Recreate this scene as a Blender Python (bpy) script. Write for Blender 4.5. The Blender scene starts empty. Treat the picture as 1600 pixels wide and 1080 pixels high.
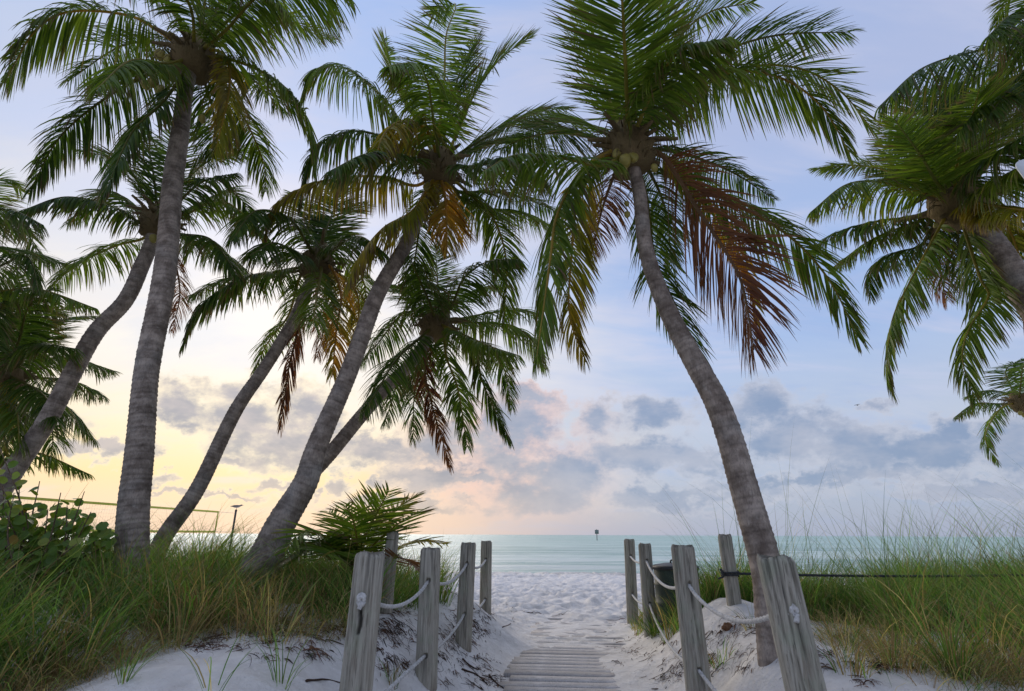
import bpy, math, random
import numpy as np
from mathutils import Vector, Matrix

random.seed(7)
RNG = np.random.default_rng(11)
SC = bpy.context.scene
COL = SC.collection

# ------------------------------------------------------------------ camera
W0, H0, FPX = 1600.0, 1080.0, 850.0
CAM = Vector((0.0, 0.0, 1.5))
PITCH = math.atan(295.5 / FPX)
ROLL = math.radians(0.25)
cam_d = bpy.data.cameras.new('camera')
cam = bpy.data.objects.new('camera', cam_d)
COL.objects.link(cam)
cam_d.sensor_width = 36.0
cam_d.lens = FPX / W0 * 36.0
cam_d.clip_start = 0.05
cam_d.clip_end = 40000.0
cam.matrix_world = (Matrix.Translation(CAM) @ Matrix.Rotation(math.pi / 2 + PITCH, 4, 'X')
                    @ Matrix.Rotation(ROLL, 4, 'Z'))
SC.camera = cam
ROT = cam.matrix_world.to_3x3()


def ray(px, py):
    return (ROT @ Vector(((px - W0 / 2) / FPX, (H0 / 2 - py) / FPX, -1.0))).normalized()


def at(px, py, Y):
    """The point at forward distance Y (metres) that is seen in direction (px, py)."""
    d = ray(px, py)
    return CAM + d * (Y / d.y)


def topix(p):
    q = ROT.transposed() @ (Vector(p) - CAM)
    return (W0 / 2 + FPX * q.x / -q.z, H0 / 2 - FPX * q.y / -q.z)


def azel(px, py):
    d = ray(px, py)
    return math.degrees(math.atan2(d.x, d.y)), math.degrees(math.asin(d.z))


def s2l(c):
    c = c / 255.0
    return c / 12.92 if c <= 0.04045 else ((c + 0.055) / 1.055) ** 2.4


def rgb(r, g, b):
    return (s2l(r), s2l(g), s2l(b), 1.0)


# ------------------------------------------------------------------ node helper
class NB:
    def __init__(self, tree):
        self.t = tree
        self.n = tree.nodes
        self.l = tree.links

    def new(self, typ, **kw):
        n = self.n.new(typ)
        for k, v in kw.items():
            setattr(n, k, v)
        return n

    def put(self, sock, v):
        if v is None:
            return
        if isinstance(v, bpy.types.NodeSocket):
            self.l.new(v, sock)
        else:
            sock.default_value = v

    def m(self, op, a, b=None, c=None, clamp=False):
        n = self.new('ShaderNodeMath', operation=op, use_clamp=clamp)
        for i, v in enumerate((a, b, c)):
            self.put(n.inputs[i], v)
        return n.outputs[0]

    def vm(self, op, a, b=None, out=0):
        n = self.new('ShaderNodeVectorMath', operation=op)
        self.put(n.inputs[0], a)
        self.put(n.inputs[1], b)
        return n.outputs[out]

    def smooth(self, x, a, b, lo=0.0, hi=1.0):
        n = self.new('ShaderNodeMapRange', interpolation_type='SMOOTHSTEP')
        self.put(n.inputs['Value'], x)
        n.inputs['From Min'].default_value = a
        n.inputs['From Max'].default_value = b
        n.inputs['To Min'].default_value = lo
        n.inputs['To Max'].default_value = hi
        return n.outputs[0]

    def mix(self, f, a, b, mode='MIX'):
        n = self.new('ShaderNodeMix', data_type='RGBA', blend_type=mode)
        self.put(n.inputs[0], f)
        self.put(n.inputs[6], a)
        self.put(n.inputs[7], b)
        return n.outputs[2]

    def noise(self, vec, scale, detail=4.0, rough=0.55, dist=0.0, color=False):
        n = self.new('ShaderNodeTexNoise')
        self.put(n.inputs['Vector'], vec)
        n.inputs['Scale'].default_value = scale
        n.inputs['Detail'].default_value = detail
        n.inputs['Roughness'].default_value = rough
        n.inputs['Distortion'].default_value = dist
        return n.outputs['Color' if color else 'Fac']

    def ramp(self, x, stops):
        n = self.new('ShaderNodeValToRGB')
        e = n.color_ramp.elements
        while len(e) > 1:
            e.remove(e[-1])
        e[0].position = stops[0][0]
        e[0].color = stops[0][1]
        for p, c in stops[1:]:
            k = e.new(p)
            k.color = c
        self.put(n.inputs[0], x)
        return n.outputs[0]

    def combine(self, x, y, z):
        n = self.new('ShaderNodeCombineXYZ')
        for i, v in enumerate((x, y, z)):
            self.put(n.inputs[i], v)
        return n.outputs[0]

    def mapping(self, vec, scale=(1, 1, 1), loc=(0, 0, 0)):
        n = self.new('ShaderNodeMapping')
        self.put(n.inputs['Vector'], vec)
        n.inputs['Scale'].default_value = scale
        n.inputs['Location'].default_value = loc
        return n.outputs[0]


# ------------------------------------------------------------------ sky and light
SUN_AZ, SUN_EL = math.radians(-26.0), math.radians(26.0)
world = bpy.data.worlds.new('World')
SC.world = world
world.use_nodes = True
wt = world.node_tree
wt.nodes.clear()
B = NB(wt)
tc = B.new('ShaderNodeTexCoord')
dirv = B.vm('NORMALIZE', tc.outputs['Generated'])
sep = B.new('ShaderNodeSeparateXYZ')
B.l.new(dirv, sep.inputs[0])
DEG = 180.0 / math.pi
el = B.m('MULTIPLY', B.m('ARCSINE', sep.outputs[2]), DEG)
az = B.m('MULTIPLY', B.m('ARCTAN2', sep.outputs[0], sep.outputs[1]), DEG)
elp = B.m('MAXIMUM', el, 0.0)
elr = B.m('DIVIDE', elp, 90.0)
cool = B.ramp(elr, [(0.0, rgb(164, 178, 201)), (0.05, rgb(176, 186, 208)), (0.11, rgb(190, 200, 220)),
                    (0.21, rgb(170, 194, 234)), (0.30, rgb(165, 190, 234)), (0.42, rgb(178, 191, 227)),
                    (0.58, rgb(168, 188, 230)), (1.0, rgb(214, 221, 238))])  # zenith stop brightened, above the view, to put more light on the sand
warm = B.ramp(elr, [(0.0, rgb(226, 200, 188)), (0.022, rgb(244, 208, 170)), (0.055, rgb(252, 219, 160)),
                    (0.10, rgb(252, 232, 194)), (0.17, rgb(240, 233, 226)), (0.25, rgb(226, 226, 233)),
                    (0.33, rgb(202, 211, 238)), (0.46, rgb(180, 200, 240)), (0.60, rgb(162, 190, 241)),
                    (1.0, rgb(214, 221, 238))])  # zenith brightened here too, to light the ground
daz = B.m('ABSOLUTE', B.m('SUBTRACT', az, -32.0))
wv = B.noise(B.mapping(dirv, (3, 3, 7)), 1.0, 3.0)
dazn = B.m('ADD', daz, B.m('MULTIPLY', B.m('SUBTRACT', wv, 0.5), 26.0))
wfac = B.smooth(dazn, 16.0, 50.0, 1.0, 0.0)
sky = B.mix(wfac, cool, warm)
# rosy band low in front
pa = B.smooth(B.m('ABSOLUTE', B.m('SUBTRACT', az, -2.0)), 0.0, 17.0, 1.0, 0.0)
pe = B.smooth(B.m('ABSOLUTE', B.m('SUBTRACT', el, 4.5)), 0.0, 6.0, 1.0, 0.0)
sky = B.mix(B.m('MULTIPLY', B.m('MULTIPLY', pa, pe), 0.75), sky, rgb(236, 188, 184))
# thin high streaks
cz = B.m('ADD', sep.outputs[2], 0.22)
plan = B.combine(B.m('DIVIDE', sep.outputs[0], cz), B.m('DIVIDE', sep.outputs[1], cz), 0.0)
st = B.noise(B.mapping(plan, (1.0, 2.6, 1.0)), 1.5, 6.0, 0.58, 0.6)
stf = B.m('MULTIPLY', B.smooth(st, 0.40, 0.66), B.smooth(el, 6.0, 18.0))
sky = B.mix(B.m('MULTIPLY', stf, 0.80), sky, B.mix(B.m('MULTIPLY', wfac, B.smooth(el, 36.0, 20.0)), rgb(203, 207, 232), rgb(248, 240, 228)))
st2 = B.noise(B.mapping(plan, (0.7, 1.5, 1.0), (5, 3, 0)), 1.3, 5.0, 0.6, 0.3)
sky = B.mix(B.m('MULTIPLY', B.smooth(st2, 0.48, 0.70), 0.45), sky, B.mix(wfac, rgb(150, 177, 226), rgb(196, 210, 233)))

# low cumulus banks, each given by direction and angular size
CLOUDS = [  # px, py, half width, half height (of the direction in which they stand)
    (305, 638, 62, 34), (300, 668, 40, 20), (392, 640, 60, 45), (425, 690, 90, 42), (365, 712, 40, 12),
    (480, 640, 60, 44), (560, 705, 100, 26), (668, 742, 62, 24), (536, 750, 26, 15), (610, 752, 20, 10),
    (255, 742, 30, 13), (424, 756, 22, 11), (500, 768, 14, 8), (700, 690, 70, 26), (740, 748, 36, 14),
    (800, 668, 60, 52), (790, 725, 70, 30), (850, 770, 130, 40), (940, 655, 46, 42), (880, 745, 90, 36),
    (1000, 720, 95, 32), (1100, 722, 50, 24), (1040, 650, 56, 36), (1190, 640, 70, 40), (1250, 680, 90, 52),
    (1330, 715, 80, 40), (1450, 705, 120, 38), (1570, 700, 120, 45), (1490, 668, 50, 25), (830, 612, 34, 22),
    (1372, 636, 26, 16), (1290, 752, 260, 14), (1080, 780, 220, 16), (640, 785, 160, 10), (330, 775, 120, 7),
    (150, 700, 70, 14), (60, 650, 90, 22), (1540, 770, 140, 14),
]
wn = B.noise(B.mapping(dirv, (1, 1, 1.5)), 7.0, 2.0, 0.5, 0.0, True)
wn2 = B.noise(B.mapping(dirv, (1, 1, 1.4)), 26.0, 6.0, 0.62, 0.0, True)
v0 = B.combine(az, el, 0.0)
v1 = B.vm('ADD', v0, B.vm('MULTIPLY', B.vm('SUBTRACT', wn, (0.5, 0.5, 0.5)), (10.0, 5.0, 0.0)))
v1 = B.vm('ADD', v1, B.vm('MULTIPLY', B.vm('SUBTRACT', wn2, (0.5, 0.5, 0.5)), (5.0, 4.2, 0.0)))
acc = None
for (cx, cy, rx, ry) in CLOUDS:
    a0, e0 = azel(cx, cy)
    a1, _ = azel(cx + rx, cy)
    _, e1 = azel(cx, cy - ry)
    dv = B.vm('MULTIPLY', B.vm('SUBTRACT', v1, (a0, e0, 0.0)), (1.0 / max(a1 - a0, .3), 1.0 / max(e1 - e0, .3), 0.0))
    d = B.vm('LENGTH', dv, None, 1)
    acc = d if acc is None else B.m('SMOOTH_MIN', acc, d, 0.25)
fine = B.noise(B.mapping(dirv, (1, 1, 1.5)), 24.0, 7.0, 0.62)
body = B.m('ADD', B.m('SUBTRACT', 1.30, acc), B.m('MULTIPLY', B.m('SUBTRACT', fine, 0.5), 1.5))
# the same kind of low cloud carries on all round, outside the part described above
far_n = B.noise(B.mapping(dirv, (1, 1, 3.2), (3.1, 1.7, 0)), 4.2, 6.0, 0.58)
far_b = B.m('MULTIPLY', B.m('SUBTRACT', far_n, 0.53), 5.0)
far_m = B.m('MULTIPLY', B.smooth(B.m('ABSOLUTE', az), 44.0, 58.0), B.smooth(el, 20.0, 9.0))
body = B.m('MAXIMUM', body, B.m('SUBTRACT', B.m('MULTIPLY', B.m('ADD', far_b, 1.0), far_m), 1.0))
alpha = B.m('MULTIPLY', B.smooth(body, -0.10, 0.50), 0.95)
# thickness seen from a little higher up: thin upper rims take the light
thick = B.smooth(B.m('ADD', body, B.m('MULTIPLY', B.m('SUBTRACT', B.noise(B.mapping(dirv, (1, 1, 1.6), (0, 0, 0.03)), 15.0, 6.0, 0.62), 0.5), 1.9)), -0.05, 1.0)
c_dark = B.mix(wfac, B.mix(B.smooth(B.noise(B.mapping(dirv, (1, 1, 2.0)), 9.0, 4.0, 0.6), 0.35, 0.68), rgb(132, 151, 184), rgb(172, 178, 198)), B.mix(B.smooth(B.noise(B.mapping(dirv, (1, 1, 2.0)), 11.0, 4.0, 0.6), 0.35, 0.68), rgb(130, 134, 152), rgb(182, 172, 174)))
c_lite = B.mix(wfac, rgb(196, 199, 214), rgb(244, 228, 198))
c_pink = B.mix(B.m('MULTIPLY', pa, 0.75), c_lite, rgb(238, 192, 182))
ccol = B.mix(thick, c_pink, c_dark)
sky = B.mix(alpha, sky, ccol)
# low haze towards the sea horizon
hz = B.smooth(el, 0.0, 5.5, 0.72, 0.0)
sky = B.mix(hz, sky, B.mix(wfac, rgb(164, 174, 200), rgb(228, 203, 186)))
nis = B.new('ShaderNodeTexSky', sky_type='NISHITA', sun_disc=False)
nis.sun_elevation = SUN_EL
nis.sun_rotation = SUN_AZ
nis.altitude = 0.0
clear = B.mix(1.0, nis.outputs[0], (0.10, 0.10, 0.10, 1), 'MULTIPLY')   # the clear sky above the veil of cloud
sky = B.mix(0.12, sky, clear)
bg = B.new('ShaderNodeBackground')
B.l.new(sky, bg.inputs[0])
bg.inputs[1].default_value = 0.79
wo = B.new('ShaderNodeOutputWorld')
B.l.new(bg.outputs[0], wo.inputs[0])
world.cycles.sampling_method = 'MANUAL'
world.cycles.sample_map_resolution = 1024

sun_d = bpy.data.lights.new('sun', 'SUN')
sun = bpy.data.objects.new('sun', sun_d)
COL.objects.link(sun)
sun_d.energy = 1.5
sun_d.angle = math.radians(50.0)
sun_d.color = (1.0, 0.89, 0.76)
sdir = Vector((math.sin(SUN_AZ) * math.cos(SUN_EL), math.cos(SUN_AZ) * math.cos(SUN_EL), math.sin(SUN_EL)))
sun.rotation_euler = (-sdir).to_track_quat('-Z', 'Y').to_euler()
sun.location = (-8, 20, 12)

SC.view_settings.view_transform = 'Standard'
SC.view_settings.look = 'None'
SC.view_settings.exposure = 0.42
SC.view_settings.gamma = 1.0
SC.view_settings.use_curve_mapping = False
SC.cycles.use_denoising = True
SC.cycles.max_bounces = 6
SC.cycles.transparent_max_bounces = 8


# ------------------------------------------------------------------ object helpers
def mesh_np(name, verts, faces=None, quads=None, tris=None, cols=None, smooth=True):
    """One mesh from numpy arrays (quads and tris are index arrays)."""
    me = bpy.data.meshes.new(name)
    verts = np.asarray(verts, dtype=np.float32).reshape(-1, 3)
    parts = []
    if quads is not None and len(quads):
        parts.append(np.asarray(quads, dtype=np.int32).reshape(-1, 4))
    if tris is not None and len(tris):
        parts.append(np.asarray(tris, dtype=np.int32).reshape(-1, 3))
    nloop = sum(p.size for p in parts)
    npoly = sum(len(p) for p in parts)
    me.vertices.add(len(verts))
    me.vertices.foreach_set('co', verts.ravel())
    me.loops.add(nloop)
    me.loops.foreach_set('vertex_index', np.concatenate([p.ravel() for p in parts]))
    me.polygons.add(npoly)
    starts, tot = [], 0
    for p in parts:
        starts.append(tot + np.arange(len(p)) * p.shape[1])
        tot += p.size
    me.polygons.foreach_set('loop_start', np.concatenate(starts).astype(np.int32))
    if smooth:
        me.polygons.foreach_set('use_smooth', np.ones(npoly, dtype=bool))
    if cols is not None:
        cols = np.asarray(cols, dtype=np.float32).reshape(-1, 3)
        a = me.color_attributes.new('Col', 'FLOAT_COLOR', 'POINT')
        c4 = np.ones((len(cols), 4), dtype=np.float32)
        c4[:, :3] = cols
        a.data.foreach_set('color', c4.ravel())
    me.update(calc_edges=True)
    return me


def obj(name, me, mat=None, parent=None, loc=None):
    o = bpy.data.objects.new(name, me)
    COL.objects.link(o)
    if mat is not None and me is not None and not me.materials:
        me.materials.append(mat)
    if parent is not None:
        o.parent = parent
    if loc is not None:
        o.location = loc
    return o


def tag(o, label=None, cat=None, group=None, kind=None):
    for k, v in (('label', label), ('category', cat), ('group', group), ('kind', kind)):
        if v:
            o[k] = v
    return o


def thing(name, label, cat, loc, group=None):
    e = bpy.data.objects.new(name, None)
    e.empty_display_size = 0.1
    COL.objects.link(e)
    e.location = loc
    return tag(e, label, cat, group)


class Geo:
    """Collects pieces with per-vertex colour."""
    def __init__(self):
        self.v, self.q, self.t, self.c, self.n = [], [], [], [], 0

    def add(self, v, q=None, t=None, c=(1, 1, 1)):
        v = np.asarray(v, dtype=float).reshape(-1, 3)
        c = np.asarray(c, dtype=float)
        if c.ndim == 1:
            c = np.tile(c, (len(v), 1))
        self.v.append(v)
        self.c.append(c.reshape(-1, 3))
        if q is not None and len(q):
            self.q.append(np.asarray(q).reshape(-1, 4) + self.n)
        if t is not None and len(t):
            self.t.append(np.asarray(t).reshape(-1, 3) + self.n)
        self.n += len(v)

    def mesh(self, name, origin=(0, 0, 0), smooth=True):
        v = np.concatenate(self.v) - np.asarray(origin, dtype=float)
        return mesh_np(name, v, quads=np.concatenate(self.q) if self.q else None,
                       tris=np.concatenate(self.t) if self.t else None,
                       cols=np.concatenate(self.c), smooth=smooth)


def resample(pts, n):
    """Catmull-Rom through pts, n points evenly spaced by length."""
    P = np.array([list(p) for p in pts], dtype=float)
    if len(P) == 2:
        P = np.array([P[0], (P[0] + P[1]) / 2, P[1]])
    Q = np.vstack([2 * P[0] - P[1], P, 2 * P[-1] - P[-2]])
    out = []
    for i in range(1, len(Q) - 2):
        p0, p1, p2, p3 = Q[i - 1], Q[i], Q[i + 1], Q[i + 2]
        for t in np.linspace(0, 1, 24, endpoint=False):
            out.append(0.5 * ((2 * p1) + (-p0 + p2) * t + (2 * p0 - 5 * p1 + 4 * p2 - p3) * t * t
                              + (-p0 + 3 * p1 - 3 * p2 + p3) * t ** 3))
    out.append(P[-1])
    out = np.array(out)
    s = np.concatenate([[0], np.cumsum(np.linalg.norm(np.diff(out, axis=0), axis=1))])
    u = np.linspace(0, s[-1], n)
    return np.stack([np.interp(u, s, out[:, k]) for k in range(3)], 1), s[-1]


def norm(a):
    return a / np.maximum(np.linalg.norm(a, axis=-1, keepdims=True), 1e-9)


def frames(C):
    T = norm(np.gradient(C, axis=0))
    n0 = np.cross(T[0], (0.31, 0.2, 0.93))
    if np.linalg.norm(n0) < 0.1:
        n0 = np.cross(T[0], (1, 0, 0))
    N = [n0 / np.linalg.norm(n0)]
    for i in range(1, len(C)):
        v = N[-1] - T[i] * np.dot(N[-1], T[i])
        N.append(v / np.linalg.norm(v))
    N = np.array(N)
    return T, N, np.cross(T, N)


def tube(C, R, seg, cap=True, mod=None):
    """A tube along C; R per ring, mod(ring index array, angle array) -> radius factor."""
    C = np.asarray(C, dtype=float)
    T, N, Bn = frames(C)
    n = len(C)
    a = np.linspace(0, 2 * math.pi, seg, endpoint=False)
    R = np.broadcast_to(np.asarray(R, dtype=float), (n,))
    rr = R[:, None] * np.ones((1, seg))
    if mod is not None:
        rr = rr * mod(np.arange(n)[:, None], a[None, :])
    v = C[:, None, :] + rr[..., None] * (np.cos(a)[None, :, None] * N[:, None, :] + np.sin(a)[None, :, None] * Bn[:, None, :])
    v = v.reshape(-1, 3)
    i = np.arange(n - 1)[:, None] * seg
    j = np.arange(seg)[None, :]
    j2 = (j + 1) % seg
    q = np.stack([i + j, i + j2, i + seg + j2, i + seg + j], -1).reshape(-1, 4)
    t = None
    if cap:
        v = np.vstack([v, C[0], C[-1]])
        k0, k1 = n * seg, n * seg + 1
        jj = np.arange(seg)
        t = np.vstack([np.stack([np.full(seg, k0), (jj + 1) % seg, jj], 1),
                       np.stack([np.full(seg, k1), (n - 1) * seg + jj, (n - 1) * seg + (jj + 1) % seg], 1)])
    return v, q, t


def hash2(ix, iy, seed):
    h = (ix.astype(np.int64) * 374761393 + iy.astype(np.int64) * 668265263 + seed * 982451653) & 0x7fffffff
    h = ((h ^ (h >> 13)) * 1274126177) & 0x7fffffff
    return ((h ^ (h >> 16)) & 0xffff) / 65535.0


def vnoise(x, y, seed=0):
    ix, iy = np.floor(x), np.floor(y)
    fx, fy = x - ix, y - iy
    fx, fy = fx * fx * (3 - 2 * fx), fy * fy * (3 - 2 * fy)
    ix, iy = ix.astype(np.int64), iy.astype(np.int64)
    a, b = hash2(ix, iy, seed), hash2(ix + 1, iy, seed)
    c, d = hash2(ix, iy + 1, seed), hash2(ix + 1, iy + 1, seed)
    return (a * (1 - fx) + b * fx) * (1 - fy) + (c * (1 - fx) + d * fx) * fy - 0.5


def sstep(x, a, b):
    t = np.clip((x - a) / (b - a), 0, 1)
    return t * t * (3 - 2 * t)


# ------------------------------------------------------------------ materials
def mat(name):
    m = bpy.data.materials.new(name)
    m.use_nodes = True
    m.node_tree.nodes.clear()
    b = NB(m.node_tree)
    out = b.new('ShaderNodeOutputMaterial')
    return m, b, out


def principled(b, out, color, rough=0.8, spec=0.3, bump=None, bstr=0.3, bdist=0.02, metallic=0.0):
    p = b.new('ShaderNodeBsdfPrincipled')
    b.put(p.inputs['Base Color'], color)
    b.put(p.inputs['Roughness'], rough)
    p.inputs['Specular IOR Level'].default_value = spec
    p.inputs['Metallic'].default_value = metallic
    if bump is not None:
        n = b.new('ShaderNodeBump')
        n.inputs['Strength'].default_value = bstr
        n.inputs['Distance'].default_value = bdist
        b.put(n.inputs['Height'], bump)
        b.l.new(n.outputs[0], p.inputs['Normal'])
    b.l.new(p.outputs[0], out.inputs[0])
    return p


def coords(b, which='Object'):
    return b.new('ShaderNodeTexCoord').outputs[which]


def vcol(b):
    n = b.new('ShaderNodeAttribute')
    n.attribute_name = 'Col'
    return n.outputs['Color']


def leaf_material(name, trans, rough=0.5, spec=0.25):
    m, b, out = mat(name)
    c = coords(b)
    nz = b.noise(c, 2.2, 3.0)
    col = b.mix(1.0, vcol(b), b.ramp(nz, [(0.3, (0.72, 0.75, 0.7, 1)), (0.7, (1.25, 1.2, 1.2, 1))]), 'MULTIPLY')
    p = b.new('ShaderNodeBsdfPrincipled')
    b.put(p.inputs['Base Color'], col)
    p.inputs['Roughness'].default_value = rough
    p.inputs['Specular IOR Level'].default_value = spec
    t = b.new('ShaderNodeBsdfTranslucent')
    b.l.new(b.mix(1.0, col, (1.7, 1.65, 0.7, 1), 'MULTIPLY'), t.inputs[0])
    ms = b.new('ShaderNodeMixShader')
    ms.inputs[0].default_value = trans
    b.l.new(p.outputs[0], ms.inputs[1])
    b.l.new(t.outputs[0], ms.inputs[2])
    b.l.new(ms.outputs[0], out.inputs[0])
    return m


M_LEAF = leaf_material('palm_leaf', 0.42, 0.5, 0.16)
M_GRASS = leaf_material('grass_blade', 0.35, 0.6, 0.12)
M_GRAPE = leaf_material('sea_grape_leaf', 0.30, 0.4, 0.3)

# sand
m, b, out = mat('sand')
M_SAND = m
c = coords(b)
g1 = b.noise(c, 420.0, 2.0, 0.6)
g2 = b.noise(c, 5.0, 6.0, 0.62)
g3 = b.noise(c, 0.5, 4.0, 0.6)
g4 = b.noise(b.mapping(c, (1.0, 0.55, 1.0)), 2.3, 5.0, 0.65)
scol = b.mix(b.smooth(g2, 0.35, 0.7), (0.66, 0.625, 0.585, 1), (0.79, 0.755, 0.715, 1))
scol = b.mix(b.m('MULTIPLY', b.smooth(g4, 0.52, 0.72), 0.5), scol, (0.43, 0.40, 0.385, 1))
scol = b.mix(b.m('MULTIPLY', b.smooth(g3, 0.5, 0.75), 0.25), scol, (0.40, 0.37, 0.35, 1))
speck = b.smooth(b.noise(c, 60.0, 3.0, 0.7), 0.66, 0.74)
scol = b.mix(b.m('MULTIPLY', speck, 0.55), scol, (0.20, 0.16, 0.13, 1))
scol = b.mix(b.m('MULTIPLY', b.smooth(g1, 0.3, 0.7), 0.18), scol, (0.80, 0.78, 0.76, 1))
# damp sand beside the water's edge
sp = b.new('ShaderNodeSeparateXYZ')
b.l.new(c, sp.inputs[0])
wet = b.smooth(b.m('ADD', sp.outputs[2], b.m('MULTIPLY', b.m('SUBTRACT', g2, 0.5), 0.10)), -0.36, -0.47)
scol = b.mix(b.m('MULTIPLY', wet, 0.8), scol, (0.30, 0.28, 0.26, 1))
bh = b.m('ADD', b.m('MULTIPLY', g2, 0.7), b.m('ADD', b.m('MULTIPLY', b.noise(c, 28.0, 4.0, 0.65), 0.35), b.m('MULTIPLY', g1, 0.05)))
p = principled(b, out, scol, b.smooth(wet, 0.0, 1.0, 0.92, 0.35), 0.2, bh, 0.9, 0.08)

# sea
m, b, out = mat('sea_water')
M_SEA = m
c = coords(b)
sp = b.new('ShaderNodeSeparateXYZ')
b.l.new(c, sp.inputs[0])
dpt = b.m('LOGARITHM', b.m('MAXIMUM', b.m('SUBTRACT', sp.outputs[1], 28.0), 1.0), 10.0)
patch = b.noise(b.mapping(c, (0.006, 0.03, 1.0)), 1.0, 5.0, 0.6)
band = b.noise(b.mapping(c, (0.035, 0.22, 1.0)), 1.0, 4.0, 0.6)
shade = b.m('ADD', dpt, b.m('MULTIPLY', b.m('SUBTRACT', patch, 0.5), 1.0))
wcol = b.ramp(b.m('DIVIDE', shade, 4.0), [(0.10, (0.50, 0.54, 0.50, 1)), (0.30, (0.52, 0.59, 0.55, 1)),
                                          (0.48, (0.46, 0.585, 0.52, 1)), (0.70, (0.39, 0.54, 0.47, 1)), (1.0, (0.35, 0.49, 0.43, 1))])
band2 = b.noise(b.mapping(c, (0.10, 0.75, 1.0)), 1.0, 5.0, 0.65)
band3 = b.noise(b.mapping(c, (0.004, 0.022, 1.0), (4, 9, 0)), 1.0, 5.0, 0.6)
wcol = b.mix(b.m('MULTIPLY', b.smooth(band, 0.44, 0.58), 0.85), wcol, (0.25, 0.38, 0.335, 1))
wcol = b.mix(b.m('MULTIPLY', b.smooth(band3, 0.45, 0.60), 0.6), wcol, (0.30, 0.46, 0.40, 1))
wcol = b.mix(b.m('MULTIPLY', b.smooth(band2, 0.48, 0.64), 0.6), wcol, (0.62, 0.67, 0.63, 1))
w1 = b.noise(b.mapping(c, (0.55, 1.9, 1.0)), 1.0, 6.0, 0.62, 0.5)
w2 = b.noise(b.mapping(c, (0.05, 0.24, 1.0)), 1.0, 6.0, 0.66, 0.4)
hh = b.m('ADD', b.m('MULTIPLY', w1, 0.25), w2)
p = principled(b, out, wcol, 0.34, 0.10, hh, 1.0, 0.9)
p.inputs['IOR'].default_value = 1.33

# trunk bark
m, b, out = mat('palm_bark')
M_BARK = m
c = coords(b)
n1 = b.noise(c, 6.0, 6.0, 0.65)
n2 = b.noise(b.mapping(c, (1, 1, 0.25)), 70.0, 4.0, 0.6)
n3 = b.noise(c, 1.6, 3.0, 0.6)
bc = b.mix(b.smooth(n1, 0.32, 0.68), (0.150, 0.118, 0.096, 1), (0.37, 0.31, 0.26, 1))
bc = b.mix(b.m('MULTIPLY', b.smooth(n3, 0.5, 0.7), 0.5), bc, (0.30, 0.29, 0.27, 1))
lich = b.noise(c, 13.0, 5.0, 0.7)
bc = b.mix(b.m('MULTIPLY', b.smooth(lich, 0.58, 0.68), 0.28), bc, (0.42, 0.40, 0.36, 1))
bc = b.mix(b.m('MULTIPLY', b.smooth(n2, 0.45, 0.75), 0.45), bc, (0.06, 0.045, 0.04, 1))
bc = b.mix(1.0, bc, vcol(b), 'MULTIPLY')
principled(b, out, bc, 0.9, 0.12, b.m('ADD', n1, b.m('MULTIPLY', n2, 0.5)), 0.6, 0.012)

# crown fibre
m, b, out = mat('palm_fibre')
M_FIBRE = m
c = coords(b)
n1 = b.noise(b.mapping(c, (1, 1, 0.12)), 60.0, 4.0, 0.65)
n2 = b.noise(c, 7.0, 3.0)
bc = b.mix(n1, (0.05, 0.035, 0.02, 1), (0.22, 0.15, 0.08, 1))
bc = b.mix(b.m('MULTIPLY', n2, 0.6), bc, (0.14, 0.12, 0.05, 1))
principled(b, out, bc, 0.95, 0.1, n1, 0.8, 0.02)

# coconut
m, b, out = mat('coconut_husk')
M_COCO = m
n1 = b.noise(coords(b), 9.0, 4.0)
bc = b.mix(n1, (0.30, 0.24, 0.05, 1), (0.16, 0.15, 0.04, 1))
principled(b, out, b.mix(1.0, bc, vcol(b), 'MULTIPLY'), 0.45, 0.3, n1, 0.2, 0.01)

# weathered timber
def timber(name, lo, hi, dark_mark, green):
    m, b, out = mat(name)
    c = coords(b)
    g = b.noise(b.mapping(c, (1, 1, 0.045)), 75.0, 6.0, 0.68, 0.2)
    g2 = b.noise(b.mapping(c, (1, 1, 0.10)), 17.0, 5.0, 0.62, 0.3)
    blot = b.noise(c, 5.0, 5.0, 0.6)
    col = b.mix(b.smooth(g, 0.28, 0.72), lo, hi)
    col = b.mix(b.m('MULTIPLY', b.smooth(g2, 0.53, 0.74), 0.75), col, dark_mark)
    col = b.mix(b.m('MULTIPLY', b.smooth(blot, 0.50, 0.68), 0.45), col, green)
    fl = b.smooth(b.noise(b.mapping(c, (1, 1, 0.02)), 140.0, 3.0, 0.7), 0.60, 0.68)
    col = b.mix(b.m('MULTIPLY', fl, 0.6), col, (0.035, 0.03, 0.028, 1))
    col = b.mix(1.0, col, vcol(b), 'MULTIPLY')
    principled(b, out, col, 0.88, 0.15, b.m('ADD', g, b.m('MULTIPLY', fl, -0.6)), 0.7, 0.008)
    return m


M_POST = timber('weathered_post_wood', (0.25, 0.225, 0.18, 1), (0.42, 0.39, 0.325, 1), (0.13, 0.10, 0.07, 1), (0.27, 0.30, 0.215, 1))
M_PLANK = timber('weathered_plank_wood', (0.33, 0.31, 0.295, 1), (0.55, 0.52, 0.50, 1), (0.24, 0.21, 0.195, 1), (0.66, 0.63, 0.60, 1))


def simple(name, lo, hi, scale=20.0, rough=0.7, spec=0.3, bstr=0.3, bdist=0.005, use_col=False, stretch=(1, 1, 1)):
    m, b, out = mat(name)
    n = b.noise(b.mapping(coords(b), stretch), scale, 5.0, 0.62)
    col = b.mix(b.smooth(n, 0.3, 0.7), lo, hi)
    if use_col:
        col = b.mix(1.0, col, vcol(b), 'MULTIPLY')
    principled(b, out, col, rough, spec, n, bstr, bdist)
    return m


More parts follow.
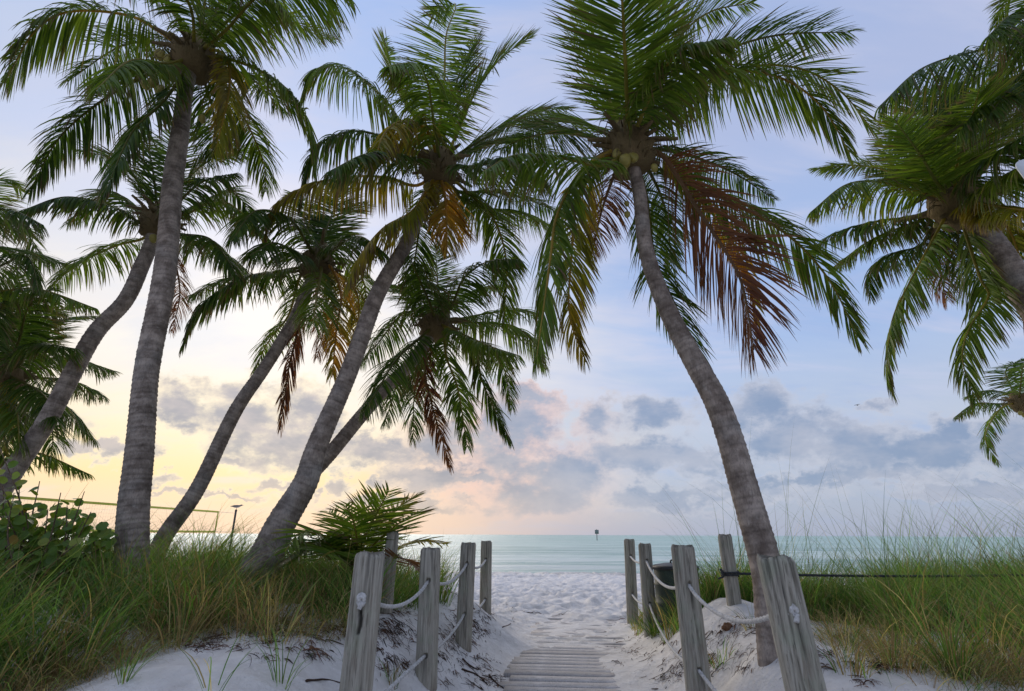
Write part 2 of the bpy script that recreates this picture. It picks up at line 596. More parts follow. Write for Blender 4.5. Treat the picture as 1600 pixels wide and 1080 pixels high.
M_ROPE = simple('white_rope', (0.36, 0.345, 0.325, 1), (0.60, 0.585, 0.56, 1), 45.0, 0.85, 0.15)
M_BROPE = simple('dark_rope', (0.022, 0.024, 0.026, 1), (0.06, 0.062, 0.065, 1), 60.0, 0.8, 0.15)
M_LITTER = leaf_material('dead_plant_matter', 0.1, 0.85, 0.1)
M_DRUM = simple('dark_green_drum_paint', (0.012, 0.022, 0.014, 1), (0.03, 0.045, 0.028, 1), 9.0, 0.55, 0.35)
M_DRUMLID = simple('black_drum_lid', (0.010, 0.011, 0.012, 1), (0.025, 0.026, 0.028, 1), 12.0, 0.5, 0.35)
M_BAND = simple('yellow_net_tape', (0.42, 0.44, 0.06, 1), (0.52, 0.52, 0.10, 1), 6.0, 0.7, 0.2)
M_STRING = simple('net_string', (0.30, 0.28, 0.26, 1), (0.42, 0.40, 0.38, 1), 12.0, 0.8, 0.1)
M_DARKPOLE = simple('dark_pole_paint', (0.035, 0.033, 0.035, 1), (0.075, 0.07, 0.07, 1), 14.0, 0.6, 0.3)
M_BIRD = simple('bird_feathers', (0.10, 0.09, 0.09, 1), (0.22, 0.20, 0.19, 1), 30.0, 0.8, 0.1, use_col=True)
M_MARK = simple('marker_board', (0.16, 0.20, 0.18, 1), (0.24, 0.27, 0.25, 1), 3.0, 0.6, 0.2)
M_SIGN = simple('white_sign_enamel', (0.60, 0.62, 0.63, 1), (0.70, 0.71, 0.72, 1), 5.0, 0.35, 0.4, 0.05)
M_STEEL = simple('galvanised_steel', (0.20, 0.21, 0.22, 1), (0.32, 0.33, 0.34, 1), 22.0, 0.5, 0.5)
M_STEM = simple('shrub_stem', (0.09, 0.06, 0.04, 1), (0.18, 0.13, 0.09, 1), 25.0, 0.85, 0.1)
M_HUSK = simple('brown_husk', (0.11, 0.055, 0.03, 1), (0.24, 0.13, 0.075, 1), 40.0, 0.9, 0.1, 0.8, 0.01)


# ------------------------------------------------------------------ ground
def path_x(y):
    return -0.1 + 0.113 * y


def ground_z(x, y, fine=True):
    x = np.asarray(x, dtype=float)
    y = np.asarray(y, dtype=float)
    d = x - path_x(np.clip(y, 0, 16))
    wob = 0.35 * vnoise(y * 0.8, x * 0 + 3.0, 5) + 0.25 * vnoise(y * 2.1, x * 0 + 9.0, 6)
    yl = sstep(y, 1.0, 4.6) * (1 - sstep(y, 8.2, 12.5))
    yr = (0.45 + 0.55 * sstep(y, 1.0, 4.6)) * (1 - sstep(y, 8.2, 12.0))
    hl = 0.70 * sstep(-d + wob, 0.72, 2.0) * yl + 0.10 * sstep(-d, 3.0, 6.0) * yl
    hr = 0.56 * sstep(d + wob * 0.6, 0.80, 2.0) * yr + 0.08 * sstep(d, 3.5, 6.5) * yr
    mound = 0.30 * np.exp(-(((x - 2.35) / 0.8) ** 2 + ((y - 6.9) / 0.9) ** 2))
    mound = mound + 0.26 * np.exp(-(((x - 2.10) / 0.42) ** 2 + ((y - 4.9) / 0.5) ** 2))
    lip = -0.16 * sstep(-d, 2.4, 3.6) * sstep(-y, -5.2, -4.2) * sstep(y, 2.0, 3.0)
    z = hl + hr + mound + lip
    beach = -0.5 * sstep(y, 11.0, 36.0) - np.clip(y - 33.0, 0, 120) * 0.028
    z = z + beach
    dune = np.clip(hl + hr, 0, 0.7) / 0.7
    z = z + 0.10 * dune * vnoise(x * 0.9, y * 0.9, 1) + 0.05 * dune * vnoise(x * 2.3, y * 2.3, 2)
    if fine:
        near = 1 - sstep(y, 30.0, 36.0)
        on_path = np.exp(-(d / 0.85) ** 4) * (1 - sstep(y, 10.0, 12.5))
        rough = (0.55 + 0.45 * sstep(y, 9.5, 12.0)) * (1 - 0.75 * on_path)
        bump = (1 + 0.9 * sstep(y, 9.5, 13.0)) * (0.075 * vnoise(x * 2.2, y * 1.8, 21) + 0.06 * vnoise(x * 4.8 + 7, y * 4.2, 22) + 0.035 * vnoise(x * 10.5, y * 9.0, 23))
        z = z + near * rough * bump
    return z


def gz(x, y):
    return float(ground_z(np.array([x]), np.array([y]))[0])


SCAN = np.arange(2.6, 14.0, .04)


def on_ground(px, py):
    """Forward distance at which the ground is seen at this pixel."""
    d = ray(px, py)
    k_ = SCAN / d.y
    hit = (CAM.z + d.z * k_) < ground_z(d.x * k_, SCAN)
    return float(SCAN[int(np.argmax(hit))]) if hit.any() else 12.0


def axis_x():
    a = np.arange(-10, 10.001, 0.055)
    far = [10 + 0.09 * k + 0.012 * k * k for k in range(1, 60)]
    far += [70, 95, 140, 220, 400, 900, 2500, 6000, 12000]
    far = np.array(far)
    return np.concatenate([-far[::-1], a, far])


def axis_y():
    ys = [-12000, -4000, -1200, -400, -150, -60, -30, -18, -12, -8, -5, -3, -1.5, -0.5, 0.3, 1.0, 1.6]
    y = 2.0
    while y < 36:
        ys.append(y)
        y += 0.05 if y < 9 else 0.05 + (y - 9) * 0.0042
    ys += [37, 38.5, 41, 45, 52, 65, 90, 150, 300, 800, 2500, 6000, 12000]
    return np.array(ys)


gx, gy = axis_x(), axis_y()
X, Y = np.meshgrid(gx, gy)
Z = ground_z(X, Y)
rf = np.random.default_rng(99)
for _ in range(420):                                       # trails of footprints
    fx, fy, fa = rf.uniform(-11, 11), rf.uniform(9.0, 21.0), rf.uniform(-1.2, 1.2) + rf.choice([0, math.pi / 2])
    for st_ in range(rf.integers(1, 5)):
        sd = 0.09 * (1 if st_ % 2 else -1)
        px_, py_ = fx + st_ * .55 * math.sin(fa) + sd * math.cos(fa), fy + st_ * .55 * math.cos(fa) - sd * math.sin(fa)
        i0, i1 = np.searchsorted(gy, [py_ - .45, py_ + .45])
        j0, j1 = np.searchsorted(gx, [px_ - .45, px_ + .45])
        xs_, ys_ = X[i0:i1, j0:j1] - px_, Y[i0:i1, j0:j1] - py_
        u_ = (xs_ * math.sin(fa) + ys_ * math.cos(fa)) / .17
        w_ = (xs_ * math.cos(fa) - ys_ * math.sin(fa)) / .085
        rr_ = np.sqrt(u_ * u_ + w_ * w_)
        Z[i0:i1, j0:j1] += -0.055 * np.exp(-(rr_ / .85) ** 4) + 0.020 * np.exp(-((rr_ - 1.45) / .3) ** 2)
nx, ny = len(gx), len(gy)
i = np.arange(ny - 1)[:, None] * nx
j = np.arange(nx - 1)[None, :]
q = np.stack([i + j, i + j + 1, i + nx + j + 1, i + nx + j], -1).reshape(-1, 4)
ground = obj('sand_ground', mesh_np('sand_ground', np.stack([X, Y, Z], -1), quads=q), M_SAND)
tag(ground, 'pale coral sand with footprints running down to the sea', 'sand', kind='structure')

# sea: finer near the shore, with low swells
SEA_Z = -0.5
sx = np.concatenate([-np.geomspace(60, 14000, 24)[::-1], np.arange(-58, 58.1, 1.0), np.geomspace(60, 14000, 24)])
sy = np.concatenate([np.arange(28, 80, 0.35), np.geomspace(80, 16000, 120)])
X, Y = np.meshgrid(sx, sy)
fade = 1 / (1 + (Y / 160.0) ** 2)
Z = SEA_Z + fade * (0.16 * vnoise(X * 0.09, Y * 0.42, 41) + 0.05 * vnoise(X * 0.25, Y * 0.9, 42))
nx, ny = len(sx), len(sy)
i = np.arange(ny - 1)[:, None] * nx
j = np.arange(nx - 1)[None, :]
q = np.stack([i + j, i + j + 1, i + nx + j + 1, i + nx + j], -1).reshape(-1, 4)
sea = obj('sea', mesh_np('sea', np.stack([X, Y, Z], -1), quads=q), M_SEA)
tag(sea, 'pale turquoise sea with small waves', 'sea', kind='structure')

# ------------------------------------------------------------------ boardwalk
bw = bpy.data.objects.new('boardwalk', None)
COL.objects.link(bw)
bw.location = (path_x(3.0), 3.0, 0)
tag(bw, 'sandy boardwalk of grey planks running between the rope posts', 'boardwalk', kind='structure')


def box_mesh(name, sx, sy, sz, seed, bev=0.006):
    """A worn plank: bevelled box with slightly wavy edges."""
    r = np.random.default_rng(seed)
    n = 7
    xs = np.linspace(-sx / 2, sx / 2, n)
    prof = [(-sy / 2, -sz), (-sy / 2, -bev), (-sy / 2 + bev, 0), (sy / 2 - bev, 0), (sy / 2, -bev), (sy / 2, -sz)]
    v = []
    for x in xs:
        w = r.normal(0, 0.0025, 2)
        for k, (py, pz) in enumerate(prof):
            v.append((x, py + (w[0] if k < 3 else w[1]), pz + r.normal(0, 0.0012)))
    m_ = len(prof)
    q = [(a * m_ + k, a * m_ + k + 1, (a + 1) * m_ + k + 1, (a + 1) * m_ + k) for a in range(n - 1) for k in range(m_ - 1)]
    q += [(0, 3, 2, 1), (0, 5, 4, 3)]
    o = (n - 1) * m_
    q += [(o, o + 1, o + 2, o + 3), (o, o + 3, o + 4, o + 5)]
    return mesh_np(name, v, quads=q, cols=np.tile(r.uniform(0.75, 1.1) * np.array([1, 1, 1]), (len(v), 1)), smooth=False)


plank_meshes = [box_mesh('plank', 1.62 + 0.03 * k, 0.190, 0.04, 50 + k) for k in range(6)]
yy = 3.0
k = 0
while yy < 11.6:
    cx = path_x(yy) + 0.13
    zc = float(np.mean(ground_z(np.linspace(cx - 0.7, cx + 0.7, 15), np.full(15, yy))))
    lift = 0.006 - 0.015 * sstep(yy, 7.2, 11.0) + random.uniform(-0.007, 0.006)
    o = obj('plank', plank_meshes[k % 6], M_PLANK, bw)
    o.location = Vector((cx + random.uniform(-0.07, 0.07), yy + random.uniform(-.008, .008), zc + lift)) - bw.location
    o.rotation_euler = (random.uniform(-.012, .012), random.uniform(-.008, .008), -0.10 + random.uniform(-.012, .012))
    yy += 0.208
    k += 1


# ------------------------------------------------------------------ palms
GREENS = {
    'g': ((0.070, 0.130, 0.016), (0.140, 0.205, 0.028)),
    'd': ((0.038, 0.080, 0.015), (0.076, 0.130, 0.022)),
    'l': ((0.105, 0.185, 0.024), (0.170, 0.250, 0.036)),
    'y': ((0.200, 0.175, 0.020), (0.330, 0.250, 0.030)),
    'o': ((0.380, 0.210, 0.026), (0.520, 0.280, 0.032)),
    'b': ((0.105, 0.038, 0.024), (0.190, 0.075, 0.042)),
}
RACH = {'g': (0.25, 0.22, 0.05), 'd': (0.13, 0.13, 0.035), 'l': (0.22, 0.24, 0.07), 'y': (0.34, 0.24, 0.05),
        'o': (0.42, 0.24, 0.05), 'b': (0.17, 0.10, 0.05)}
TIPB = np.array((0.120, 0.072, 0.055))


def make_frond(pts, kind, r, leaf=0.78, n=190, stiff=None, wid=0.025, twist=None, rach=0.026, start=0.16, rc=None, roll=0.0):
    """pts: world points of the midrib. One mesh: midrib and leaflets."""
    NR = 44
    C, L = resample(pts, NR)
    T = norm(np.gradient(C, axis=0))
    h = C[int(NR * 0.8)] - C[0]
    hz = np.array([h[0], h[1], 0.0])
    if np.linalg.norm(hz) < 0.25:
        hz = np.array([0.3, -1.0, 0])
    S0 = norm(np.cross(hz, (0, 0, 1.0)))
    if twist is None:
        twist = r.uniform(-0.5, 0.5)
    tw = roll + np.linspace(0, twist, NR)
    S = norm(S0[None, :] - T * (T @ S0)[:, None])
    N = np.cross(S, T)
    S = np.cos(tw)[:, None] * S + np.sin(tw)[:, None] * N
    N = np.cross(S, T)
    G = Geo()
    # midrib
    u = np.linspace(0, 1, NR)
    R = rach * (1 - u) ** 0.8 * (1 + 1.1 * np.exp(-u / 0.06)) + 0.004
    v, qd, tr = tube(C, R, 6)
    G.add(v, qd, tr, np.array(rc or RACH[kind]))
    up = float(np.mean(T[:, 2]))
    if stiff is None:
        stiff = 0.14 + 0.70 * max(0.0, up)
    lo, hi = (np.array(a) for a in GREENS[kind])
    K = 5
    s = np.linspace(0, 1, K + 1)
    taper = np.interp(s, [0, 0.12, 0.45, 0.8, 1.0], [0.55, 0.95, 1.0, 0.62, 0.06])
    for side in (-1, 1):
        t = np.linspace(start, 0.995, n) + r.uniform(-0.004, 0.004, n)
        keep = r.random(n) > (0.12 if kind == 'b' else 0.06)
        # a few torn gaps
        for _ in range(r.integers(1, 6)):
            g0 = r.uniform(0.2, 0.95)
            keep &= ~((t > g0) & (t < g0 + r.uniform(0.008, 0.035)))
        t = np.clip(t[keep], 0, 0.998)
        m_ = len(t)
        f = t * (NR - 1)
        i0 = np.minimum(f.astype(int), NR - 2)
        fr = (f - i0)[:, None]
        P = C[i0] * (1 - fr) + C[i0 + 1] * fr
        Tt = norm(T[i0] * (1 - fr) + T[i0 + 1] * fr)
        St = norm(S[i0] * (1 - fr) + S[i0 + 1] * fr)
        Nt = norm(N[i0] * (1 - fr) + N[i0 + 1] * fr)
        uu = (t - start) / (1 - start)
        prof = np.interp(uu, [0, 0.1, 0.3, 0.55, 0.8, 1.0], [0.62, 0.86, 1.0, 0.95, 0.68, 0.30])
        ph = r.uniform(0, 6.28, 6)
        clump = 0.5 * np.sin(t * 31 + ph[0]) + 0.5 * np.sin(t * 57 + ph[1]) + 0.6 * np.sin(t * 13 + ph[2])
        ll = 1.20 * leaf * prof * r.uniform(0.78, 1.1, m_) * (1 + 0.05 * clump)
        short = r.random(m_) < 0.07                            # broken leaflets
        ll = np.where(short, ll * r.uniform(0.3, 0.75, m_), ll)
        ang = np.interp(uu, [0, 0.5, 1.0], [0.30, 0.55, 1.10]) + r.normal(0, 0.07, m_) + 0.10 * clump
        liftv = 0.16 + r.normal(0, 0.08, m_)
        d0 = norm(side * St * np.cos(ang)[:, None] + Tt * np.sin(ang)[:, None] + Nt * liftv[:, None])
        droop = np.clip((1.0 - stiff) * r.uniform(0.78, 1.12, m_) * (1 + 0.16 * clump), 0.04, 0.97)
        wind = np.array([0.16, 0.03, 0.0])
        pos = P + side * St * (0.6 * np.interp(t, u, R))[:, None]
        seg = ll / K
        pts_ = [pos]
        dirs = []
        for kk in range(K):
            gk = (droop * (0.42 + 0.54 * (kk / K) ** 0.7))[:, None]
            dk = norm(d0 * (1 - gk) + (np.array([0, 0, -1.0]) + wind) * gk)
            dirs.append(dk)
            pos = pos + dk * seg[:, None]
            pts_.append(pos)
        dirs.append(dirs[-1])
        Pk = np.stack(pts_, 1)
        Dk = np.stack(dirs, 1)
        tt = r.normal(0, 0.45, m_)
        Wv = Tt[:, None, :] - Dk * np.sum(Tt[:, None, :] * Dk, -1, keepdims=True)
        Wv = norm(Wv)
        Wn = np.cross(Dk, Wv)
        Wv = np.cos(tt)[:, None, None] * Wv + np.sin(tt)[:, None, None] * Wn
        ww = (0.8 if kind == 'b' else 1.0) * wid * np.sqrt(ll / leaf)[:, None, None] * taper[None, :, None] * 0.5 * r.uniform(0.8, 1.15, m_)[:, None, None]
        A = Pk - Wv * ww
        D = Pk + Wv * ww
        V = np.stack([A, D], 2).reshape(-1, 3)
        base = np.arange(m_)[:, None] * (K + 1) * 2
        kk = np.arange(K)[None, :] * 2
        Q = np.stack([base + kk, base + kk + 1, base + kk + 3, base + kk + 2], -1).reshape(-1, 4)
        mixv = np.clip(r.normal(0.5, 0.34, m_) + 0.15 * clump, -0.2, 1.35)[:, None, None]
        cc = lo[None, None, :] * (1 - mixv) + hi[None, None, :] * mixv
        cc = np.repeat(cc, K + 1, 1)
        tipn = np.clip((s[None, :] - (1.05 - np.clip(r.normal(0.36, 0.2, m_), 0, 0.8)[:, None])) / 0.22, 0, 1)
        if kind in 'byo':                                      # dying fronds: patchy, part green, shrivelled
            pat = np.clip(0.5 + 0.9 * np.sin(t * r.uniform(5, 11) + ph[3]) + r.normal(0, 0.4, m_), 0, 1)[:, None, None]
            alt = np.array(GREENS['g'][1]) if kind != 'b' else np.array((0.15, 0.075, 0.040))
            cc = cc * (1 - 0.55 * pat) + alt * 0.55 * pat
        if kind in 'gdl':
            tipn = tipn * (0.4 + 0.6 * r.random((m_, 1)))
        else:
            tipn = tipn * 0.9
        cc = cc * (1 - tipn[..., None]) + TIPB * tipn[..., None]
        cc = np.repeat(cc[:, :, None, :], 2, 2).reshape(-1, 3)
        G.add(V, Q, None, cc)
    return G


def solve_frond(crown_p, pix, Yc, sgn, L):
    """Depth change that gives the frond its length L."""
    pts2 = np.array(pix, dtype=float)
    c2 = np.array(topix(crown_p))
    seg = np.linalg.norm(np.diff(np.vstack([c2, pts2]), axis=0), axis=1)
    s = np.cumsum(seg) / seg.sum()

    def build(dy):
        return [Vector(crown_p)] + [at(px, py, Yc + dy * f) for (px, py), f in zip(pts2, s)]

    def length(P):
        return sum((P[k + 1] - P[k]).length for k in range(len(P) - 1))
    if sgn == 0:
        return build(0)
    lo, hi = 0.0, 2.6 * abs(sgn)
    for _ in range(16):
        mid = (lo + hi) / 2
        if length(build(math.copysign(mid, sgn))) < L:
            lo = mid
        else:
            hi = mid
    return build(math.copysign(lo, sgn))


def make_trunk(pts, radii, seg=30, ring=0.058, seed=0):
    r = np.random.default_rng(seed)
    L = sum((Vector(pts[k + 1]) - Vector(pts[k])).length for k in range(len(pts) - 1))
    n = max(30, int(L / 0.018))
    C, L = resample(pts, n)
    C[:, 0] += 0.012 * np.array([math.sin(k * 0.045 + seed) for k in range(n)])
    d = np.concatenate([[0], np.cumsum([(Vector(pts[k + 1]) - Vector(pts[k])).length for k in range(len(pts) - 1)])])
    R = np.interp(np.linspace(0, d[-1], n), d, radii)
    # leaf-scar rings of uneven spacing
    s = np.linspace(0, L, n)
    edges = [0.0]
    while edges[-1] < L + 0.2:
        edges.append(edges[-1] + ring * r.uniform(0.6, 1.4))
    edges = np.array(edges)
    idx = np.searchsorted(edges, s, 'right') - 1
    ph = (s - edges[idx]) / (edges[idx + 1] - edges[idx])
    a = np.linspace(0, 2 * math.pi, seg, endpoint=False)
    skew = r.uniform(-0.3, 0.3)
    amp = r.uniform(0.5, 1.3, len(edges))[idx]
    saw = (1 - ph) ** 2

    def mod(i_, a_):
        ph2 = np.mod(ph[i_] + 0.18 * np.sin(a_ + skew + i_ * 0.006), 1.0)
        return 1 + 0.062 * amp[i_] * ((1 - ph2) ** 2 - 0.35) + 0.03 * np.sin(3 * a_ + i_ * 0.012) + 0.012 * np.sin(7 * a_ + i_ * 0.05 + seed)
    v, q, t = tube(C, R, seg, True, mod)
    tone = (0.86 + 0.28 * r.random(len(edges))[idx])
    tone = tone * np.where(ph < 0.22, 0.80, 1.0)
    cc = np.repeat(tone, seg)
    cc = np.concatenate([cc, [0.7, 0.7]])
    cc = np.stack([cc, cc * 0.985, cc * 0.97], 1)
    G = Geo()
    G.add(v, q, t, cc)
    return G, C


def coco_mesh():
    n, sg = 10, 14
    v, cols = [], []
    for i_ in range(n + 1):
        th = math.pi * i_ / n
        for k_ in range(sg):
            ph = 2 * math.pi * k_ / sg
            rr = math.sin(th) * (0.105 + 0.010 * math.cos(3 * ph))
            v.append((rr * math.cos(ph), rr * math.sin(ph), 0.135 * math.cos(th) - 0.02 * math.cos(th) ** 2))
            cols.append((1, 1, 1) if i_ > 1 else (0.45, 0.35, 0.3))
    q = [(i_ * sg + k_, (i_ + 1) * sg + k_, (i_ + 1) * sg + (k_ + 1) % sg, i_ * sg + (k_ + 1) % sg) for i_ in range(n) for k_ in range(sg)]
    return mesh_np('coconut', v, quads=q, cols=cols)


COCO = coco_mesh()


def make_heart(top, axis, r, size):
    """Fibrous sheath and cut leaf bases round the growing point."""
    G = Geo()
    axis = Vector(axis).normalized()
    a = [np.array(top) + np.array(axis) * d for d in np.linspace(-0.35 * size, 0.45 * size, 12)]
    R = size * np.interp(np.linspace(0, 1, 12), [0, 0.25, 0.6, 1], [0.20, 0.30, 0.25, 0.06])
    v, q, t = tube(a, R, 18, True, lambda i_, an: 1 + 0.16 * np.sin(5 * an + i_ * 0.9) + 0.08 * np.sin(11 * an - i_ * 1.7))
    G.add(v, q, t)
    side = axis.orthogonal().normalized()
    for k_ in range(15):
        ang = k_ * 2.4 + r.uniform(-.2, .2)
        d = Matrix.Rotation(ang, 3, axis) @ side
        base = Vector(top) + axis * r.uniform(-0.28, 0.12) * size
        tip = base + (d * r.uniform(0.35, 0.62) + axis * r.uniform(-0.05, 0.45)) * size
        mid = base.lerp(tip, 0.5) + axis * 0.06 * size
        C, _ = resample([base + d * 0.12 * size, mid, tip], 7)
        v, q, t = tube(C, np.linspace(0.055, 0.022, 7) * size, 7)
        G.add(v, q, t)
    for k_ in range(60):                                   # hanging fibres and old flower stalks
        ang = r.uniform(0, 6.28)
        d = Matrix.Rotation(ang, 3, axis) @ side
        base = Vector(top) + axis * r.uniform(-0.30, 0.25) * size + d * 0.2 * size
        ln = r.uniform(0.2, 0.55) * size
        C, _ = resample([base, base + d * ln * 0.5 + Vector((0, 0, 0.02)), base + d * ln * 0.75 - Vector((0, 0, ln * 0.6))], 5)
        v, q, t = tube(C, np.linspace(0.009, 0.003, 5), 4)
        G.add(v, q, t)
    return G


def palm(label, base, trunk, Yb, Yc, crown_px, fronds, L=3.7, leaf=0.72, n=195, nuts=(), seed=1, size=1.0, name='coconut_palm', wid=0.0255, fibre=True):
    """trunk: list of (px, py, width px across the stem); the first is at the ground."""
    r = np.random.default_rng(seed)
    ys = [p[1] for p in trunk]
    allp = list(trunk)
    pts, rad = [], []
    y0, y1 = ys[0], crown_px[1]
    for (px, py, w) in allp:
        f = (y0 - py) / (y0 - y1) if y0 != y1 else 0
        Yd = Yb + (Yc - Yb) * f
        P = at(px, py, Yd)
        q_ = ROT.transposed() @ (P - CAM)
        pts.append(P)
        rad.append(0.5 * 0.89 * w * -q_.z / FPX)
    crown_p = at(crown_px[0], crown_px[1], Yc)
    root_z = gz(pts[0].x, pts[0].y)
    foot = Vector((pts[0].x, pts[0].y, min(root_z, pts[0].z)))
    if pts[0].z > root_z + 0.05:                      # carry the stem on down into the sand
        dirn = (pts[0] - pts[1]).normalized()
        dz = pts[0].z - root_z + 0.15
        foot = pts[0] + Vector((dirn.x * 0.8, dirn.y * 0.8, -1)) * dz * 0.9
        foot.z = root_z - 0.12
        pts.insert(0, foot)
        rad.insert(0, rad[0] * 1.12)
    else:
        pts.insert(0, pts[0] - Vector((0, 0, 0.25)))
        rad.insert(0, rad[0] * 1.05)
    t = thing(name, label, 'palm tree', pts[0], 'coconut palms behind the beach')
    org = tuple(pts[0])
    pts.append(crown_p)
    rad.append(rad[-1] * 0.95)
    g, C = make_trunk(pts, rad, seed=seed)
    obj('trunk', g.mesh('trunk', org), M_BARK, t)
    ax = (Vector(C[-1]) - Vector(C[-12])).normalized()
    ax = (ax + Vector((0, 0, 0.6))).normalized()
    crown = obj('crown', make_heart(crown_p, ax, r, size).mesh('crown', org), M_FIBRE, t)
    for fs in fronds:
        pix, sgn, kind = fs[0], fs[1], fs[2]
        kw = fs[3] if len(fs) > 3 else {}
        kw = dict(kw)
        LL = kw.pop('L', L * r.uniform(0.92, 1.06))
        P = solve_frond(crown_p, pix, Yc, sgn, LL)
        kw.setdefault('leaf', leaf * r.uniform(0.9, 1.1))
        kw.setdefault('wid', wid)
        kw.setdefault('n', n)
        G = make_frond(P, kind, r, **kw)
        obj('frond', G.mesh('frond', org), M_LEAF, crown)
    for (px, py, dY, tone) in nuts:
        o = obj('coconut', COCO, M_COCO, crown)
        o.location = at(px, py, Yc + dY) - Vector(org)
        o.rotation_euler = (r.uniform(-.5, .5), r.uniform(-.5, .5), r.uniform(0, 6))
        o.scale = (tone * 0.66,) * 3
    return t


# great palm on the left
palm('tall thick-stemmed coconut palm rising out of the grass beside the sea grape bush', None,
     [(207, 890, 54), (209, 800, 49), (214, 740, 46), (228, 598, 39), (251, 470, 37), (266, 343, 33), (274, 259, 31), (287, 155, 25)],
     6.6, 7.0, (303, 88), [
         ([(250, 50), (200, 24), (111, 18), (55, 48), (8, 128)], -0.4, 'g', dict(leaf=.86, stiff=.06, twist=0.0, rc=(.34, .24, .05))),
         ([(237, 115), (167, 152), (93, 215), (46, 300)], 1, 'd'),
         ([(259, 155), (207, 207), (163, 304)], -1, 'd'),
         ([(335, 78), (356, 96), (357, 148), (335, 240)], -1, 'y', dict(leaf=.6, L=2.9)),
         ([(370, 96), (437, 130), (478, 185), (490, 270)], -1, 'g'),
         ([(365, 160), (393, 207), (413, 260), (415, 300)], 1, 'g'),
         ([(370, 20), (440, -20), (545, -5)], -1, 'l', dict(leaf=.95)),
         ([(360, 60), (430, 28), (520, 62)], 1, 'g'),
         ([(318, 20), (322, -60), (312, -160)], 0.6, 'g'),
         ([(280, 30), (225, -30), (120, -45)], 1, 'd'),
         ([(330, 30), (390, -60), (480, -90)], 1, 'd'),
         ([(270, 70), (190, 72), (105, 128)], 1, 'd'),
         ([(260, 100), (205, 95), (150, 140)], -1, 'g'),
         ([(345, 110), (390, 120), (445, 175)], 1, 'd'),
         ([(300, 20), (270, -40), (250, -110)], -1, 'g'),
         ([(320, 130), (335, 190), (330, 260)], 1, 'd', dict(L=3.0)),
         ([(350, 50), (410, -10), (450, 20)], -1, 'g'),
     ], L=3.9, leaf=.70, nuts=[(250, 85, -.25, 1.1), (262, 92, -.2, 1.0), (238, 128, -.2, 1.1), (250, 140, -.1, 1.0), (227, 132, -.1, 1.0), (268, 118, -.3, 1.0), (316, 185, -.2, .8)],
     seed=3, size=1.15)

# centre palm with the swollen base
palm('leaning coconut palm with swollen base and bright orange hanging frond', None,
     [(404, 892, 66), (416, 870, 60), (440, 815, 50), (477, 753, 42), (495, 700, 36), (538, 598, 31), (585, 470, 28), (628, 395, 25), (648, 350, 23)],
     7.0, 7.6, (688, 262), [
         ([(686, 207), (694, 130), (697, 56), (712, 6), (672, 26)], 0.4, 'g', dict(leaf=.85)),
         ([(676, 178), (668, 130), (650, 100), (606, 104)], -1, 'l'),
         ([(715, 207), (741, 148), (781, 93), (832, 56)], 1, 'g'),
         ([(730, 232), (778, 205), (833, 178), (889, 168)], 1, 'd'),
         ([(735, 235), (800, 222), (870, 240)], 1, 'd'),
         ([(637, 207), (600, 155), (540, 107), (489, 111), (472, 150)], -0.45, 'g', dict(leaf=.86, stiff=.06)),
         ([(668, 205), (630, 189), (600, 211), (584, 258)], -1, 'y', dict(L=2.8, leaf=.7)),
         ([(652, 290), (607, 278), (556, 276), (485, 289), (430, 322), (412, 376)], -0.4, 'y', dict(leaf=.62, stiff=.05)),
         ([(690, 282), (696, 315), (699, 395)], -1, 'o', dict(L=2.2, leaf=.6)),
         ([(648, 326), (600, 356), (563, 400), (540, 448)], -1, 'y', dict(L=3.2)),
         ([(718, 300), (770, 300), (826, 313), (872, 332)], 1, 'd'),
         ([(733, 320), (807, 330), (862, 352)], 1, 'g'),
         ([(640, 235), (560, 205), (490, 235), (468, 320)], 1, 'd'),
         ([(730, 300), (770, 340), (791, 410), (787, 512)], 1, 'g'),
         ([(664, 320), (652, 380), (640, 470)], 1, 'd'),
         ([(700, 180), (720, 110), (745, 60)], 1, 'd'),
         ([(650, 190), (620, 130), (600, 60)], 1, 'l'),
         ([(640, 250), (580, 240), (510, 270)], -1, 'd'),
         ([(740, 260), (800, 250), (850, 280)], -1, 'd'),
     ], L=3.7, leaf=.66, seed=5, nuts=[(668, 292, -.25, 1.0), (680, 300, -.25, .95)])

